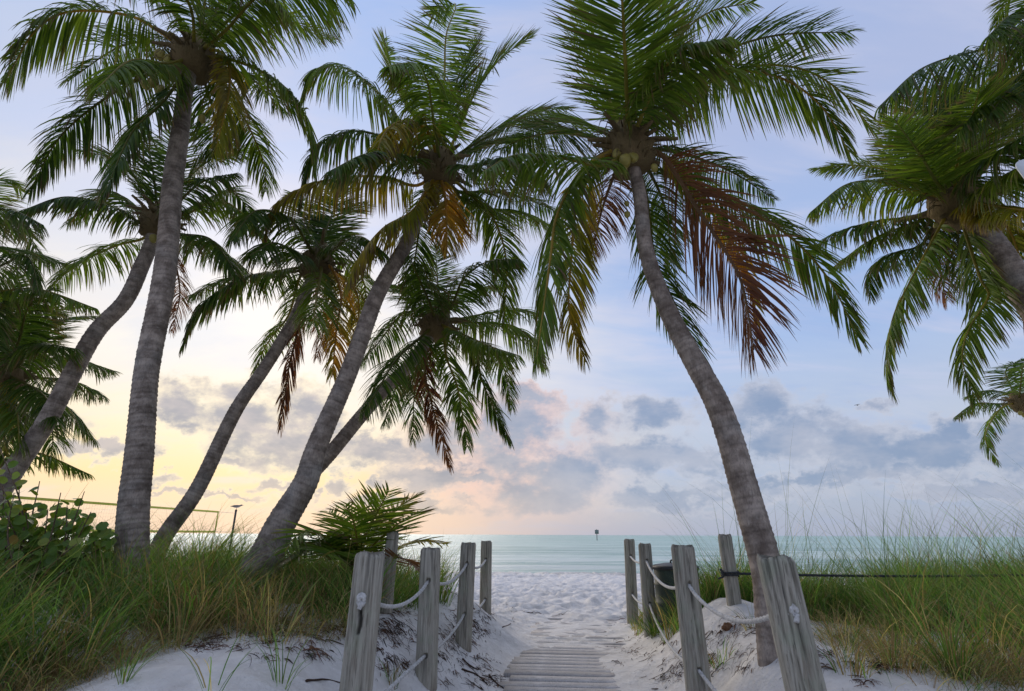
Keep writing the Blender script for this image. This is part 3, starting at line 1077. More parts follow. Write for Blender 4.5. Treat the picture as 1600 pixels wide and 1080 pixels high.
# right palm bending over the path
palm('coconut palm curving over the path with a brown dead frond and golden nuts', None,
     [(1205, 1035, 46), (1203, 960, 48), (1198, 880, 53), (1163, 760, 48), (1123, 641, 43), (1079, 555, 37), (1038, 470, 30), (1008, 385, 26), (997, 300, 23)],
     4.9, 5.4, (982, 232), [
         ([(979, 148), (975, 56), (968, -70)], -0.8, 'g', dict(leaf=.72, stiff=.9, twist=0.0, n=210)),
         ([(1027, 150), (1060, 63), (1109, 19), (1178, 4)], 1, 'g'),
         ([(1042, 155), (1116, 89), (1209, 56), (1328, 50)], 1, 'd', dict(leaf=.6)),
         ([(1020, 181), (1079, 128), (1150, 111), (1225, 124), (1285, 168), (1328, 240)], -0.35, 'g', dict(leaf=.74, n=210, stiff=.04, twist=0.0, rc=(.34, .25, .06))),
         ([(1050, 165), (1150, 110), (1240, 105), (1310, 140), (1365, 205)], 1, 'g', dict(leaf=.62, stiff=.6)),
         ([(1042, 235), (1098, 250), (1153, 274), (1211, 313)], 1, 'd', dict(leaf=.4)),
         ([(1040, 245), (1092, 290), (1160, 325), (1237, 372), (1297, 440), (1340, 528)], 0.5, 'g', dict(leaf=.62)),
         ([(1030, 240), (1058, 275), (1094, 333), (1138, 400), (1161, 450), (1178, 547)], -0.6, 'b', dict(leaf=.80, n=205, roll=.95, twist=.15, stiff=.35)),
         ([(1048, 250), (1092, 308), (1135, 364), (1173, 440), (1184, 530)], 0.5, 'o', dict(leaf=.3)),
         ([(1008, 300), (1024, 406), (1058, 483), (1101, 585)], 1, 'd', dict(leaf=.6)),
         ([(957, 237), (909, 267), (872, 333), (861, 400), (850, 480), (838, 562)], -0.4, 'g', dict(leaf=.62, n=200, rc=(.34, .25, .06))),
         ([(945, 250), (905, 300), (893, 400), (890, 492), (915, 566)], 0.6, 'y', dict(leaf=.55)),
         ([(940, 205), (900, 189), (850, 196), (805, 222)], 1, 'l'),
         ([(945, 220), (875, 208), (820, 216), (780, 235)], 1, 'd'),
         ([(945, 258), (875, 246), (807, 243), (755, 268)], -0.7, 'g', dict(leaf=.5)),
         ([(955, 165), (935, 80), (915, 10)], 0.8, 'g', dict(stiff=.85)),
         ([(1012, 160), (1057, 85), (1140, 58)], -0.6, 'g', dict(leaf=.55)),
         ([(1000, 140), (1020, 60), (1040, -30)], 0.8, 'g', dict(stiff=.85)),
         ([(1010, 260), (1040, 330), (1050, 420)], 1, 'd', dict(leaf=.5)),
         ([(965, 260), (940, 330), (925, 400)], 1, 'b', dict(leaf=.5)),
     ], L=3.5, leaf=.66, seed=8, size=.95,
     nuts=[(977, 250, -.24, .95), (989, 246, -.22, .85), (975, 266, -.2, .6), (1022, 262, -.2, .6), (965, 240, -.15, .8), (980, 335, -.1, .5), (979, 318, -.1, .4)], wid=.0215)

# low palm crossing behind the swollen one
palm('slender low palm leaning right behind the palm with swollen base', None,
     [(418, 850, 30), (440, 800, 27), (470, 760, 26), (512, 713, 25), (560, 655, 23), (610, 600, 22), (645, 565, 21)],
     9.2, 10.0, (682, 505), [
         ([(685, 470), (683, 428), (680, 385)], 0.8, 'd', dict(stiff=.8)),
         ([(707, 475), (724, 436), (762, 409), (812, 405)], -1, 'd'),
         ([(724, 497), (775, 488), (826, 487), (848, 506)], 1, 'd'),
         ([(715, 504), (783, 507), (826, 526), (853, 578)], 1, 'g'),
         ([(711, 517), (762, 540), (812, 556)], -1, 'g'),
         ([(707, 517), (741, 538), (755, 600), (798, 692)], 0.6, 'd'),
         ([(694, 513), (697, 556), (715, 607), (730, 698)], -0.6, 'g'),
         ([(672, 530), (664, 580), (677, 641), (705, 732)], 0.5, 'b', dict(leaf=.45)),
         ([(656, 487), (625, 494), (592, 535), (562, 570)], 1, 'd'),
         ([(660, 525), (621, 560), (590, 610), (568, 645)], -1, 'd'),
         ([(662, 540), (625, 590), (600, 665)], 1, 'd'),
         ([(660, 480), (625, 450), (590, 440)], 1, 'd'),
         ([(700, 480), (740, 455), (790, 450)], 1, 'd'),
         ([(715, 520), (780, 560), (800, 640)], 1, 'd'),
         ([(680, 540), (650, 600), (645, 690)], 1, 'd'),
         ([(670, 470), (650, 425), (640, 400)], -1, 'd'),
     ], L=3.4, leaf=.60, n=165, seed=13, wid=.027)

# palm between the great palm and the swollen one
palm('thin dark palm standing between the tall thick palm and the swollen one', None,
     [(243, 868, 30), (262, 830, 28), (310, 760, 26), (370, 641, 23), (409, 581, 21), (447, 521, 20), (464, 492, 20)],
     8.4, 9.2, (497, 412), [
         ([(485, 415), (426, 426), (375, 436), (312, 480), (284, 542)], -0.5, 'd'),
         ([(477, 422), (405, 430), (345, 440), (296, 462)], 1, 'd'),
         ([(480, 380), (450, 340), (400, 330), (362, 375)], -1, 'd'),
         ([(470, 430), (451, 492), (417, 538), (394, 590)], 1, 'g', dict(leaf=.5)),
         ([(475, 450), (464, 521), (451, 577), (438, 672)], 0.6, 'b', dict(leaf=.45)),
         ([(502, 420), (495, 462), (489, 510)], -1, 'g'),
         ([(518, 419), (533, 462), (526, 513), (519, 590)], -1, 'o', dict(leaf=.55)),
         ([(540, 405), (568, 440), (575, 505)], 1, 'g'),
         ([(512, 370), (535, 330), (575, 318)], 1, 'd'),
         ([(495, 370), (480, 325), (455, 300)], 1, 'd'),
         ([(520, 390), (560, 370), (600, 395)], -1, 'd'),
         ([(508, 365), (528, 310), (540, 270)], 0.8, 'd'),
         ([(505, 435), (510, 490), (495, 560)], 1, 'b', dict(leaf=.5)),
         ([(470, 400), (430, 380), (390, 400)], -1, 'd'),
         ([(525, 425), (560, 470), (550, 560)], 1, 'y', dict(leaf=.5)),
     ], L=3.4, leaf=.60, n=165, seed=17, wid=.027)

# far left leaning palm
palm('grey palm with a kinked stem leaning over the sea grape bush', None,
     [(-12, 790, 36), (17, 743, 33), (68, 666, 30), (119, 573, 28), (153, 517, 27), (196, 470, 25), (221, 415, 24), (236, 381, 22)],
     8.6, 9.2, (247, 346), [
         ([(225, 352), (183, 326), (106, 308), (36, 328)], -0.6, 'd'),
         ([(225, 372), (179, 385), (119, 415), (76, 452)], 0.6, 'g'),
         ([(228, 310), (200, 262), (160, 243), (118, 236)], 1, 'd'),
         ([(242, 290), (235, 245), (220, 190)], 1, 'd'),
         ([(275, 320), (315, 285), (372, 270)], -1, 'd'),
         ([(285, 372), (341, 389), (394, 432)], 1, 'd'),
         ([(280, 365), (330, 375), (375, 436)], -1, 'd'),
         ([(268, 390), (281, 458), (268, 520)], 1, 'b', dict(leaf=.45)),
         ([(265, 310), (330, 250), (410, 235)], 1, 'd'),
         ([(290, 335), (350, 315), (432, 385)], -1, 'g'),
         ([(220, 335), (170, 300), (105, 350)], 1, 'd'),
         ([(255, 290), (280, 220), (320, 180)], 1, 'd'),
         ([(290, 330), (360, 300), (400, 345)], 1, 'd'),
     ], L=3.3, leaf=.58, n=165, seed=19, wid=.027, nuts=[(240, 372, -.2, 1.0)])

# palms at the left edge
palm('upper edge palm whose long dark fronds reach in over the sea grape', None,
     [(-150, 800, 34), (-140, 650, 32), (-120, 500, 30), (-100, 430, 28)],
     8.0, 8.2, (-85, 385), [
         ([(-40, 330), (20, 330), (68, 352)], -1, 'd'),
         ([(-30, 350), (30, 352), (66, 410)], 1, 'd'),
         ([(-20, 385), (50, 396), (112, 418)], 1, 'd', dict(leaf=.6)),
         ([(-20, 420), (40, 400), (60, 450)], -1, 'd'),
         ([(-30, 290), (10, 280), (35, 300)], 1, 'g'),
         ([(-20, 450), (60, 452), (150, 482)], -0.5, 'g', dict(leaf=.5)),
         ([(-40, 440), (30, 470), (100, 490)], 1, 'd'),
     ], L=3.4, leaf=.60, n=165, seed=23)
palm('lower edge palm with a bushy crown behind the kinked grey stem', None,
     [(-30, 800, 40), (-20, 700, 36), (-5, 640, 34)],
     9.6, 9.8, (8, 585), [
         ([(40, 530), (75, 490), (105, 480)], 1, 'd'),
         ([(50, 540), (100, 500), (150, 495)], 1, 'd'),
         ([(50, 565), (110, 560), (180, 580)], 1, 'd'),
         ([(50, 590), (110, 595), (165, 620)], 1, 'd'),
         ([(50, 610), (110, 640), (150, 690)], 1, 'd'),
         ([(40, 620), (80, 670), (80, 715)], 1, 'd'),
         ([(30, 530), (45, 480), (85, 450)], -1, 'd'),
         ([(20, 540), (10, 480), (30, 430)], 1, 'd'),
         ([(0, 620), (25, 640), (30, 700)], -1, 'g'),
         ([(12, 620), (2, 660), (10, 705)], -1, 'y', dict(leaf=.3)),
         ([(-10, 560), (-20, 500), (10, 470)], -1, 'd'),
         ([(40, 600), (70, 620), (90, 660)], -1, 'd'),
         ([(20, 650), (10, 712), (60, 708), (142, 742)], -0.6, 'g', dict(leaf=.45)),
         ([(30, 570), (60, 540), (120, 545)], -1, 'd'),
     ], L=2.9, leaf=.60, n=165, seed=29)

# right palm with the shaggy stem
palm('shaggy brown-stemmed palm beside the white sign with many spreading fronds', None,
     [(1790, 860, 46), (1720, 660, 46), (1640, 520, 46), (1590, 440, 44), (1548, 380, 40)],
     7.6, 8.2, (1492, 312), [
         ([(1467, 290), (1437, 241), (1396, 185)], -0.8, 'l', dict(stiff=.9, twist=0.2)),
         ([(1459, 296), (1407, 274), (1348, 259), (1272, 264)], 1, 'g', dict(leaf=.5)),
         ([(1452, 304), (1378, 285), (1322, 289), (1266, 332)], -0.7, 'g'),
         ([(1430, 337), (1359, 348), (1300, 367), (1261, 398)], 1, 'd', dict(leaf=.5)),
         ([(1437, 344), (1363, 374), (1298, 420)], 1, 'g', dict(leaf=.45)),
         ([(1443, 380), (1397, 396), (1362, 422), (1360, 465)], 1, 'd', dict(leaf=.6)),
         ([(1455, 380), (1424, 437), (1394, 502), (1386, 580), (1396, 612)], -0.6, 'g', dict(leaf=.7)),
         ([(1530, 430), (1545, 462), (1515, 513), (1504, 562), (1525, 628)], -0.5, 'g', dict(leaf=.7)),
         ([(1520, 280), (1552, 244), (1610, 207)], -1, 'd'),
         ([(1510, 320), (1530, 335), (1546, 352)], -1, 'y', dict(L=1.8, leaf=.4)),
         ([(1530, 318), (1570, 325), (1630, 332)], -1, 'y', dict(leaf=.5)),
         ([(1470, 259), (1462, 195), (1455, 140)], 0.6, 'd', dict(stiff=.8)),
         ([(1495, 259), (1515, 195), (1530, 140)], -1, 'g', dict(stiff=.8)),
         ([(1520, 260), (1560, 200), (1620, 170)], 1, 'd'),
         ([(1530, 340), (1570, 360), (1620, 420)], 1, 'd'),
         ([(1470, 380), (1470, 430), (1480, 470)], 1, 'b', dict(leaf=.6)),
         ([(1500, 390), (1520, 430), (1560, 460)], 1, 'd'),
         ([(1440, 290), (1400, 255), (1385, 220)], 1, 'd'),
         ([(1560, 340), (1592, 400), (1600, 520)], -1, 'y', dict(leaf=.45)),
         ([(1480, 240), (1490, 180), (1480, 120)], 1, 'd'),
         ([(1535, 290), (1590, 280), (1640, 310)], 1, 'd'),
         ([(1480, 260), (1440, 200), (1420, 150)], 1, 'd'),
         ([(1530, 300), (1600, 260), (1640, 240)], -1, 'g'),
         ([(1505, 250), (1545, 170), (1560, 110)], 1, 'd'),
     ], L=3.0, leaf=.68, seed=31, size=1.4, nuts=[(1474, 376, -.2, .5), (1462, 352, -.3, .5), (1560, 470, -.1, .8)])
palm('tall palm beyond the white sign whose long fronds arch in from above', None,
     [(1900, 900, 50), (1850, 600, 46), (1800, 300, 40), (1750, 150, 36)],
     6.6, 6.8, (1725, 90), [
         ([(1600, 67), (1533, 78), (1441, 107), (1372, 168)], -0.6, 'd', dict(leaf=.85)),
         ([(1640, 110), (1580, 140), (1533, 167), (1500, 205)], -1, 'd'),
         ([(1640, 20), (1590, -12), (1566, 15), (1553, 45)], 1, 'g', dict(leaf=.6)),
         ([(1650, 60), (1600, 40), (1560, 60)], 1, 'g'),
         ([(1660, 130), (1610, 170), (1575, 230)], 1, 'd'),
         ([(1640, 70), (1580, 90), (1500, 140), (1470, 180)], 1, 'd'),
         ([(1650, 90), (1600, 110), (1550, 175)], -1, 'd'),
         ([(1650, 40), (1590, 20), (1540, 60)], -1, 'd'),
     ], L=3.9, leaf=.8, seed=37)
palm('small distant palm leaning in under the yellow hanging frond', None,
     [(1700, 860, 12), (1660, 740, 11), (1625, 680, 10), (1608, 650, 10)],
     19.0, 19.5, (1592, 628), [
         ([(1564, 631), (1523, 631), (1491, 652)], 1, 'd'),
         ([(1564, 638), (1544, 668), (1541, 692), (1560, 724)], -0.5, 'g'),
         ([(1580, 605), (1572, 578), (1598, 560)], 1, 'd'),
         ([(1610, 600), (1620, 580), (1650, 590)], 1, 'd'),
         ([(1570, 615), (1545, 610), (1510, 620)], 1, 'd'),
         ([(1610, 640), (1630, 660), (1640, 700)], 1, 'd'),
         ([(1595, 600), (1600, 570), (1620, 555)], -1, 'd'),
     ], L=2.7, leaf=.6, n=90, seed=41, wid=.035, nuts=[(1594, 645, -.3, 1.0), (1600, 648, -.3, 1.0)])


# young palm growing in the grass by the left posts
def young_palm():
    r = np.random.default_rng(77)
    Yc = 6.9
    c0 = at(556, 895, Yc)
    org = Vector((c0.x, c0.y, gz(c0.x, c0.y) - 0.05))
    t = thing('young_palm', 'young stemless palm with yellow-tipped fan of fronds by the leaning posts', 'young palm', org)
    g = Geo()
    C, _ = resample([org, org + Vector((0.01, 0, 0.3)), c0 + Vector((0, 0, .1))], 12)
    v, q, tt = tube(C, np.linspace(0.07, 0.04, 12), 12, True, lambda i_, a: 1 + 0.12 * np.sin(3 * a + i_))
    g.add(v, q, tt)
    obj('stem', g.mesh('stem', tuple(org)), M_FIBRE, t)
    for pix, sgn, kind, kw in [
        ([(565, 850), (582, 815), (608, 766)], -0.5, 'g', {}),
        ([(570, 850), (604, 808), (652, 772)], 0.5, 'y', {}),
        ([(548, 855), (534, 820), (514, 800)], 0.7, 'l', {}),
        ([(535, 860), (507, 838), (470, 833), (445, 862)], -0.5, 'g', dict(leaf=.34)),
        ([(600, 868), (648, 846), (697, 850)], 0.4, 'y', dict(leaf=.3)),
        ([(585, 880), (625, 872), (655, 890)], -0.5, 'b', dict(leaf=.32)),
        ([(545, 870), (520, 862), (490, 880)], -0.7, 'g', {}),
        ([(560, 845), (570, 800), (590, 780)], 0.7, 'g', {}),
        ([(535, 868), (500, 845), (465, 872)], -0.4, 'd', dict(leaf=.36)),
        ([(575, 860), (620, 820), (655, 800)], -0.5, 'g', {}),
        ([(530, 865), (490, 850), (455, 885)], 0.6, 'd', {}),
        ([(558, 850), (552, 815), (540, 790)], -0.6, 'g', {}),
    ]:
        P = solve_frond(c0, pix, Yc, sgn, 1.45)
        kw = dict(kw)
        kw.setdefault('leaf', .42)
        G = make_frond(P, kind, r, n=44, wid=.027, rach=.012, start=.2, stiff=.75, **kw)
        obj('frond', G.mesh('frond', tuple(org)), M_LEAF, t)


young_palm()


# ------------------------------------------------------------------ posts and ropes
def make_post(label, top_px, Yp, dia, holes, foot_px=None, seed=0, dark_mark=None):
    """top_px: pixel of the post's top centre; holes: heights of the rope holes."""
    r = np.random.default_rng(seed)
    top = at(top_px[0], top_px[1], Yp)
    lean = Vector((0, 0, 0))
    if foot_px is not None:
        f = at(foot_px[0], foot_px[1], Yp)
        lean = (top - f) / max(top.z - f.z, .1)
    g0 = gz(top.x - lean.x * 1.2, top.y - lean.y * 1.2)
    zb = g0 - 0.35
    H = top.z - zb
    bx, by = top.x - lean.x * H, top.y - lean.y * H
    base = Vector((bx, by, zb))
    seg, n = 80, max(60, int(H / 0.0125))
    z = np.linspace(0, H, n)
    a = np.linspace(0, 2 * math.pi, seg, endpoint=False)
    Zg, A = np.meshgrid(z, a, indexing='ij')
    R = dia / 2 * (1.04 - 0.06 * Zg / H)
    R = R * (1 + 0.020 * np.sin(2 * A + r.uniform(0, 6)) + 0.012 * np.sin(5 * A + Zg * 2) + 0.006 * np.sin(9 * A + Zg * 5))
    R = R + 0.0012 * np.array(r.normal(0, 1, (1, seg)))
    tone = np.ones_like(R)
    face = -math.pi / 2
    for k_ in range(9):                                   # drying checks
        a0 = r.uniform(0, 2 * math.pi) if k_ > 2 else face + r.uniform(-0.9, 0.9)
        zc, zl = r.uniform(0.2, 1.0) * H, r.uniform(0.25, 0.8) * H
        path = a0 + 0.10 * np.sin(Zg * 3 + k_) + 0.03 * np.sin(Zg * 14 + 2 * k_)
        da = np.abs((A - path + math.pi) % (2 * math.pi) - math.pi)
        w = (0.055 if k_ > 2 else 0.075) * np.clip(1 - np.abs(Zg - zc) / zl, 0, 1) ** 0.4
        m_ = np.clip(1 - da / np.maximum(w, 1e-4), 0, 1)
        R = R - 0.020 * m_
    for hz_ in holes:                                      # rope holes bored through
        for fa in (face, face + math.pi):
            da = ((A - fa + math.pi) % (2 * math.pi) - math.pi) * dia / 2
            rr = np.sqrt(da ** 2 + (Zg - (hz_ - zb)) ** 2)
            R = R - 0.055 * sstep(-rr, -0.026, -0.016)
            tone = tone * (1 - 0.45 * np.exp(-(da / 0.018) ** 2) * sstep(-(Zg - (hz_ - zb)), 0.0, 0.03) * sstep((Zg - (hz_ - zb)), -0.30, -0.05))
    if dark_mark is not None:  # sunken slot, with the colour inside it darkened too
        zs, ln = dark_mark
        da = ((A - face + math.pi) % (2 * math.pi) - math.pi) * dia / 2
        m_ = sstep(-np.abs(da - 0.008 * np.sin(Zg * 30)), -0.016, -0.009) * ((Zg > zs - ln - zb) & (Zg < zs - zb))
        R = R - 0.022 * m_
        tone = tone * (1 - 0.8 * m_)
    for k_ in range(14):                                   # rain stains running down from the end grain
        a0, wd, ln = r.uniform(0, 6.28), r.uniform(0.04, 0.16), r.uniform(0.08, 0.55)
        da = np.abs((A - a0 - 0.05 * np.sin(Zg * 9 + k_) + math.pi) % (2 * math.pi) - math.pi)
        tone = tone * (1 - r.uniform(.25, .6) * sstep(-da, -wd, 0) * sstep(Zg, H - ln, H - ln * .3))
    ch = sstep(Zg, H - 0.028, H)
    R = R * (1 - 0.10 * ch ** 2)
    zz = Zg + 0.010 * ch * np.sin(A * 3 + seed) + 0.004 * ch * np.array(r.normal(0, 1, (1, seg)))
    V = np.stack([R * np.cos(A) + lean.x * Zg, R * np.sin(A) + lean.y * Zg, zz], -1)
    tone = tone * (1 - 0.35 * sstep(Zg, H - 0.014, H) * r.random((1, seg)))
    verts = V.reshape(-1, 3)
    cols = np.repeat(tone.reshape(-1, 1), 3, 1)
    i_ = np.arange(n - 1)[:, None] * seg
    j_ = np.arange(seg)[None, :]
    j2 = (j_ + 1) % seg
    q = np.stack([i_ + j_, i_ + j2, i_ + seg + j2, i_ + seg + j_], -1).reshape(-1, 4)
    # rough top with end grain
    last = (n - 1) * seg
    rings = []
    for f_ in (0.8, 0.5, 0.2):
        rv = V[-1].copy()
        cx_ = np.array([lean.x * H, lean.y * H, H])
        rv = cx_ + (rv - cx_) * f_
        rv[:, 2] = H + 0.002 - 0.004 * r.random(seg) + 0.010 * np.sin(a * 3 + seed) * f_
        rings.append(rv)
    start = len(verts)
    verts = np.vstack([verts] + rings + [[lean.x * H, lean.y * H, H]])
    cols = np.vstack([cols] + [np.full((seg, 3), 0.42) * r.uniform(0.7, 1.3, (seg, 1)) for _ in rings] + [[[.4, .4, .4]]])
    qs, prev = [q], last
    for k_ in range(3):
        cur = start + k_ * seg
        qs.append(np.stack([prev + j_[0], prev + j2[0], cur + j2[0], cur + j_[0]], -1))
        prev = cur
    tri = np.stack([prev + j_[0], prev + j2[0], np.full(seg, len(verts) - 1)], -1)
    me = mesh_np('rope_post', verts, quads=np.vstack(qs), tris=tri, cols=cols)
    o = obj('rope_post', me, M_POST, None, base)
    tag(o, label, 'post', 'weathered timber posts of the rope fence')

    def axis_at(zw):
        return Vector((bx + lean.x * (zw - zb), by + lean.y * (zw - zb), zw))
    return o, axis_at, dia


L1 = make_post('leaning grey post with white rope knot and dark slot below it', (579, 864), 4.0, .205, [1.10], (560, 1040), 1, (1.06, 0.17))
L2 = make_post('second post of the row from the white knotted post, on the young palm side', (673, 857), 5.6, .19, [1.09, .47], (666, 1050), 2)
L3 = make_post('grey post with a round knot spot, third from the white knotted post', (732, 849), 7.1, .185, [1.17, .62], (725, 985), 3)
L4 = make_post('brownish end post, farthest from the white knotted post', (760, 846), 9.8, .19, [1.11, .50], (758, 960), 4)
LB = make_post('slim post standing against the young palm, without rope', (614, 832), 6.3, .135, [], (603, 950), 5)
R1 = make_post('thick cracked post with greenish stains in front of the curving palm', (1210, 870), 3.25, .195, [1.13], (1252, 1050), 6)
R2 = make_post('post with rope through two holes, next to the thick cracked post', (1066, 853), 5.2, .205, [1.10, .45], (1090, 1060), 7)
R3 = make_post('thin leaning post next to the far end of the barrel-side rope', (1007, 850), 8.6, .185, [1.15, .58], (1017, 985), 8)
R4 = make_post('dark end post of the rope on the barrel side', (983, 843), 10.6, .20, [1.15, .52], (988, 955), 9)
RB = make_post('leaning slim post tied with black rope behind the curving palm', (1132, 836), 6.6, .155, [], (1155, 995), 10)


def rope_geo(C_pts, rad, sag_n=None, pitch=0.055, strands=3):
    C, L = resample(C_pts, max(8, int(sum((Vector(C_pts[k + 1]) - Vector(C_pts[k])).length for k in range(len(C_pts) - 1)) / 0.012)))
    n = len(C)
    s = np.linspace(0, L, n)
    return tube(C, rad, 12, True, lambda i_, a: 1 + 0.17 * np.cos(strands * a - 2 * math.pi * s[i_] / pitch))


def span(p, q_, sag, n=9):
    return [p.lerp(q_, t) - Vector((0, 0, sag * 4 * t * (1 - t))) for t in np.linspace(0, 1, n)]


def rope_through(name, label, posts, zs, sags, rad=0.0140, extra_front=None, knot=None, mat_=None, extra_back=None):
    pts = []
    axes = [p_[1](z_) for p_, z_ in zip(posts, zs)]
    if extra_front is not None:
        pts += span(extra_front, axes[0], sags[0])[:-1]
        sags = sags[1:]
    for k_ in range(len(axes) - 1):
        pts += span(axes[k_], axes[k_ + 1], sags[k_])[:-1]
    pts.append(axes[-1] + Vector((0, 0.07, 0)))
    org = pts[0].copy()
    t = thing(name, label, 'rope', org)
    g = Geo()
    v, q, tt = rope_geo(pts, rad)
    g.add(v, q, tt)
    obj('rope_line', g.mesh('rope_line', tuple(org)), mat_ or M_ROPE, t)
    if knot is not None:
        # stopper knot: two turns of rope and a frayed end on the near face
        kp = knot
        g = Geo()
        cps = [axes[0], kp + Vector((0, .05, 0))]
        for k_ in range(15):
            a = k_ * 0.9
            cps.append(kp + Vector((0.019 * math.cos(a), -0.012 * (k_ % 5) / 4 - 0.008, 0.019 * math.sin(a) + 0.012 - 0.0022 * k_)))
        cps.append(kp + Vector((0.004, -0.03, -0.035)))
        cps.append(kp + Vector((-0.004, -0.035, -0.058)))
        v, q, tt = rope_geo(cps, rad * 0.95)
        g.add(v, q, tt)
        obj('knot', g.mesh('knot', tuple(org)), mat_ or M_ROPE, t)
    return t


def face_pt(post, z, d=0.012):
    p_ = post[1](z)
    return p_ + Vector((0, -(post[2] / 2 + d), 0))


rope_through('rope', 'white upper rope from the knotted post past the young palm', [L1, L2, L3, L4], [1.10, 1.09, 1.17, 1.11], [.13, .11, .09], knot=face_pt(L1, 1.10, .0))
rope_through('rope', 'white lower rope near the sand on the young palm side', [L2, L3, L4], [.47, .62, .50], [0.0, .06, .06], extra_front=L1[1](.38))
rope_through('rope', 'white upper rope ending at the thick cracked post', [R1, R2, R3, R4], [1.13, 1.10, 1.15, 1.15], [.16, .16, .07], knot=face_pt(R1, 1.13, -.035))
rope_through('rope', 'white lower rope partly buried on the barrel side', [R2, R3, R4], [.45, .58, .52], [0.03, .16, .07], extra_front=R1[1](.2))

# black rope to the right
kn = RB[1](1.10)
end = at(1700, 896, 6.9)
t = thing('rope', 'taut black rope tied to the slim post behind the curving palm', 'rope', kn)
g = Geo()
v, q, tt = rope_geo(span(kn, end, 0.03), 0.013, pitch=0.07)
g.add(v, q, tt)
obj('rope_line', g.mesh('rope_line', tuple(kn)), M_BROPE, t)
g = Geo()
cps = []
for k_ in range(22):
    a = k_ * 0.75
    cps.append(kn + Vector((0.092 * math.cos(a), 0.092 * math.sin(a), -0.03 + 0.0028 * k_)))
cps += [kn + Vector((-.11, -.08, .0)), kn + Vector((-.14, -.10, .05)), kn + Vector((-.12, -.12, -.02)), kn + Vector((-.17, -.09, -.05))]
v, q, tt = rope_geo(cps, 0.010)
g.add(v, q, tt)
obj('knot', g.mesh('knot', tuple(kn)), M_BROPE, t)
# the post outside the picture that holds the other end
RE = make_post('slim post holding the far end of the black rope', (1705, 842), 6.92, .155, [], None, 12)


# ------------------------------------------------------------------ drum beside the right posts
def lathe(prof, seg=40):
    v, q = [], []
    for (r_, z_) in prof:
        for k_ in range(seg):
            a = 2 * math.pi * k_ / seg
            v.append((r_ * math.cos(a), r_ * math.sin(a), z_))
    for i_ in range(len(prof) - 1):
        for k_ in range(seg):
            q.append((i_ * seg + k_, i_ * seg + (k_ + 1) % seg, (i_ + 1) * seg + (k_ + 1) % seg, (i_ + 1) * seg + k_))
    return v, q


dp = at(1055, 884, 8.2)
dz = gz(dp.x, dp.y)
t = thing('litter_drum', 'dark green drum with black lid half hidden by grass behind the posts', 'drum', (dp.x, dp.y, dz - .05))
hb = dp.z - dz + .05
prof = [(0.0, 0.0), (.29, 0.0), (.30, .02), (.30, hb * .30), (.312, hb * .33), (.30, hb * .36), (.30, hb * .63), (.312, hb * .66), (.30, hb * .69), (.30, hb - .03)]
v, q = lathe(prof)
obj('drum_body', mesh_np('drum_body', v, quads=q), M_DRUM, t)
prof = [(.303, hb - .05), (.318, hb - .045), (.32, hb - .01), (.30, hb + .005), (.28, hb + .012), (.15, hb + .035), (0.0, hb + .04)]
v, q = lathe(prof)
obj('drum_lid', mesh_np('drum_lid', v, quads=q), M_DRUMLID, t)
v, q, tt = tube(resample([(-.06, 0, hb + .035), (-.05, 0, hb + .07), (.05, 0, hb + .07), (.06, 0, hb + .035)], 12)[0], .012, 8)
obj('lid_handle', mesh_np('lid_handle', v, quads=q, tris=tt), M_DRUMLID, t)


# ------------------------------------------------------------------ volleyball net, pole and gull
NA, NBp = at(20, 766, 15.0), at(341, 800, 25.0)
zt, zb_ = (NA.z + NBp.z) / 2, 0.0
zt = NBp.z
zb_ = at(338, 831, 25.0).z
net = thing('volleyball_net', 'yellow-edged volleyball net strung across the beach behind the tall palm', 'net', (NBp.x, NBp.y, zb_))
org = Vector((NBp.x, NBp.y, zb_))
A0, B0 = Vector((NA.x, NA.y, 0)), Vector((NBp.x, NBp.y, 0))
dv = (B0 - A0).normalized()
nv = Vector((-dv.y, dv.x, 0))


def strip(p0, p1, w, th):
    """A tape between two points: w high, th thick."""
    d = (p1 - p0).normalized()
    upv = Vector((0, 0, 1)) if abs(d.z) < .5 else dv
    nn = d.cross(upv).normalized() * th / 2
    uu = upv * w / 2
    c = []
    for p_ in (p0, p1):
        c += [p_ - uu - nn, p_ + uu - nn, p_ + uu + nn, p_ - uu + nn]
    return [tuple(x) for x in c], [(0, 1, 2, 3), (7, 6, 5, 4), (0, 4, 5, 1), (1, 5, 6, 2), (2, 6, 7, 3), (3, 7, 4, 0)]


def P3(p, z):
    return Vector((p.x, p.y, z))


for nm, a_, b_ in (('top_tape', P3(A0, zt), P3(B0, zt)), ('bottom_tape', P3(A0, zb_), P3(B0, zb_)),
                   ('side_tape', P3(B0, zb_ - .035), P3(B0, zt + .035)), ('side_tape', P3(A0, zb_ - .035), P3(A0, zt + .035))):
    v, q = strip(a_, b_, 0.075, .008 if 'side' not in nm else .014)
    o = obj(nm, mesh_np(nm, np.array(v) - np.array(org), quads=q, smooth=False), M_BAND, net)
g = Geo()
ln = (B0 - A0).length
for s_ in np.arange(0.1, ln, 0.11):
    p_ = A0 + dv * s_
    v, q = strip(P3(p_, zb_ + .035), P3(p_, zt - .035), .0022, .0022)
    g.add(v, q)
for z_ in np.arange(zb_ + .1, zt - .04, 0.11):
    v, q = strip(P3(A0, z_), P3(B0, z_), .0022, .0022)
    g.add(v, q)
net_o = obj('netting', g.mesh('netting', tuple(org), False), M_STRING, net)
net_o['kind'] = 'stuff'


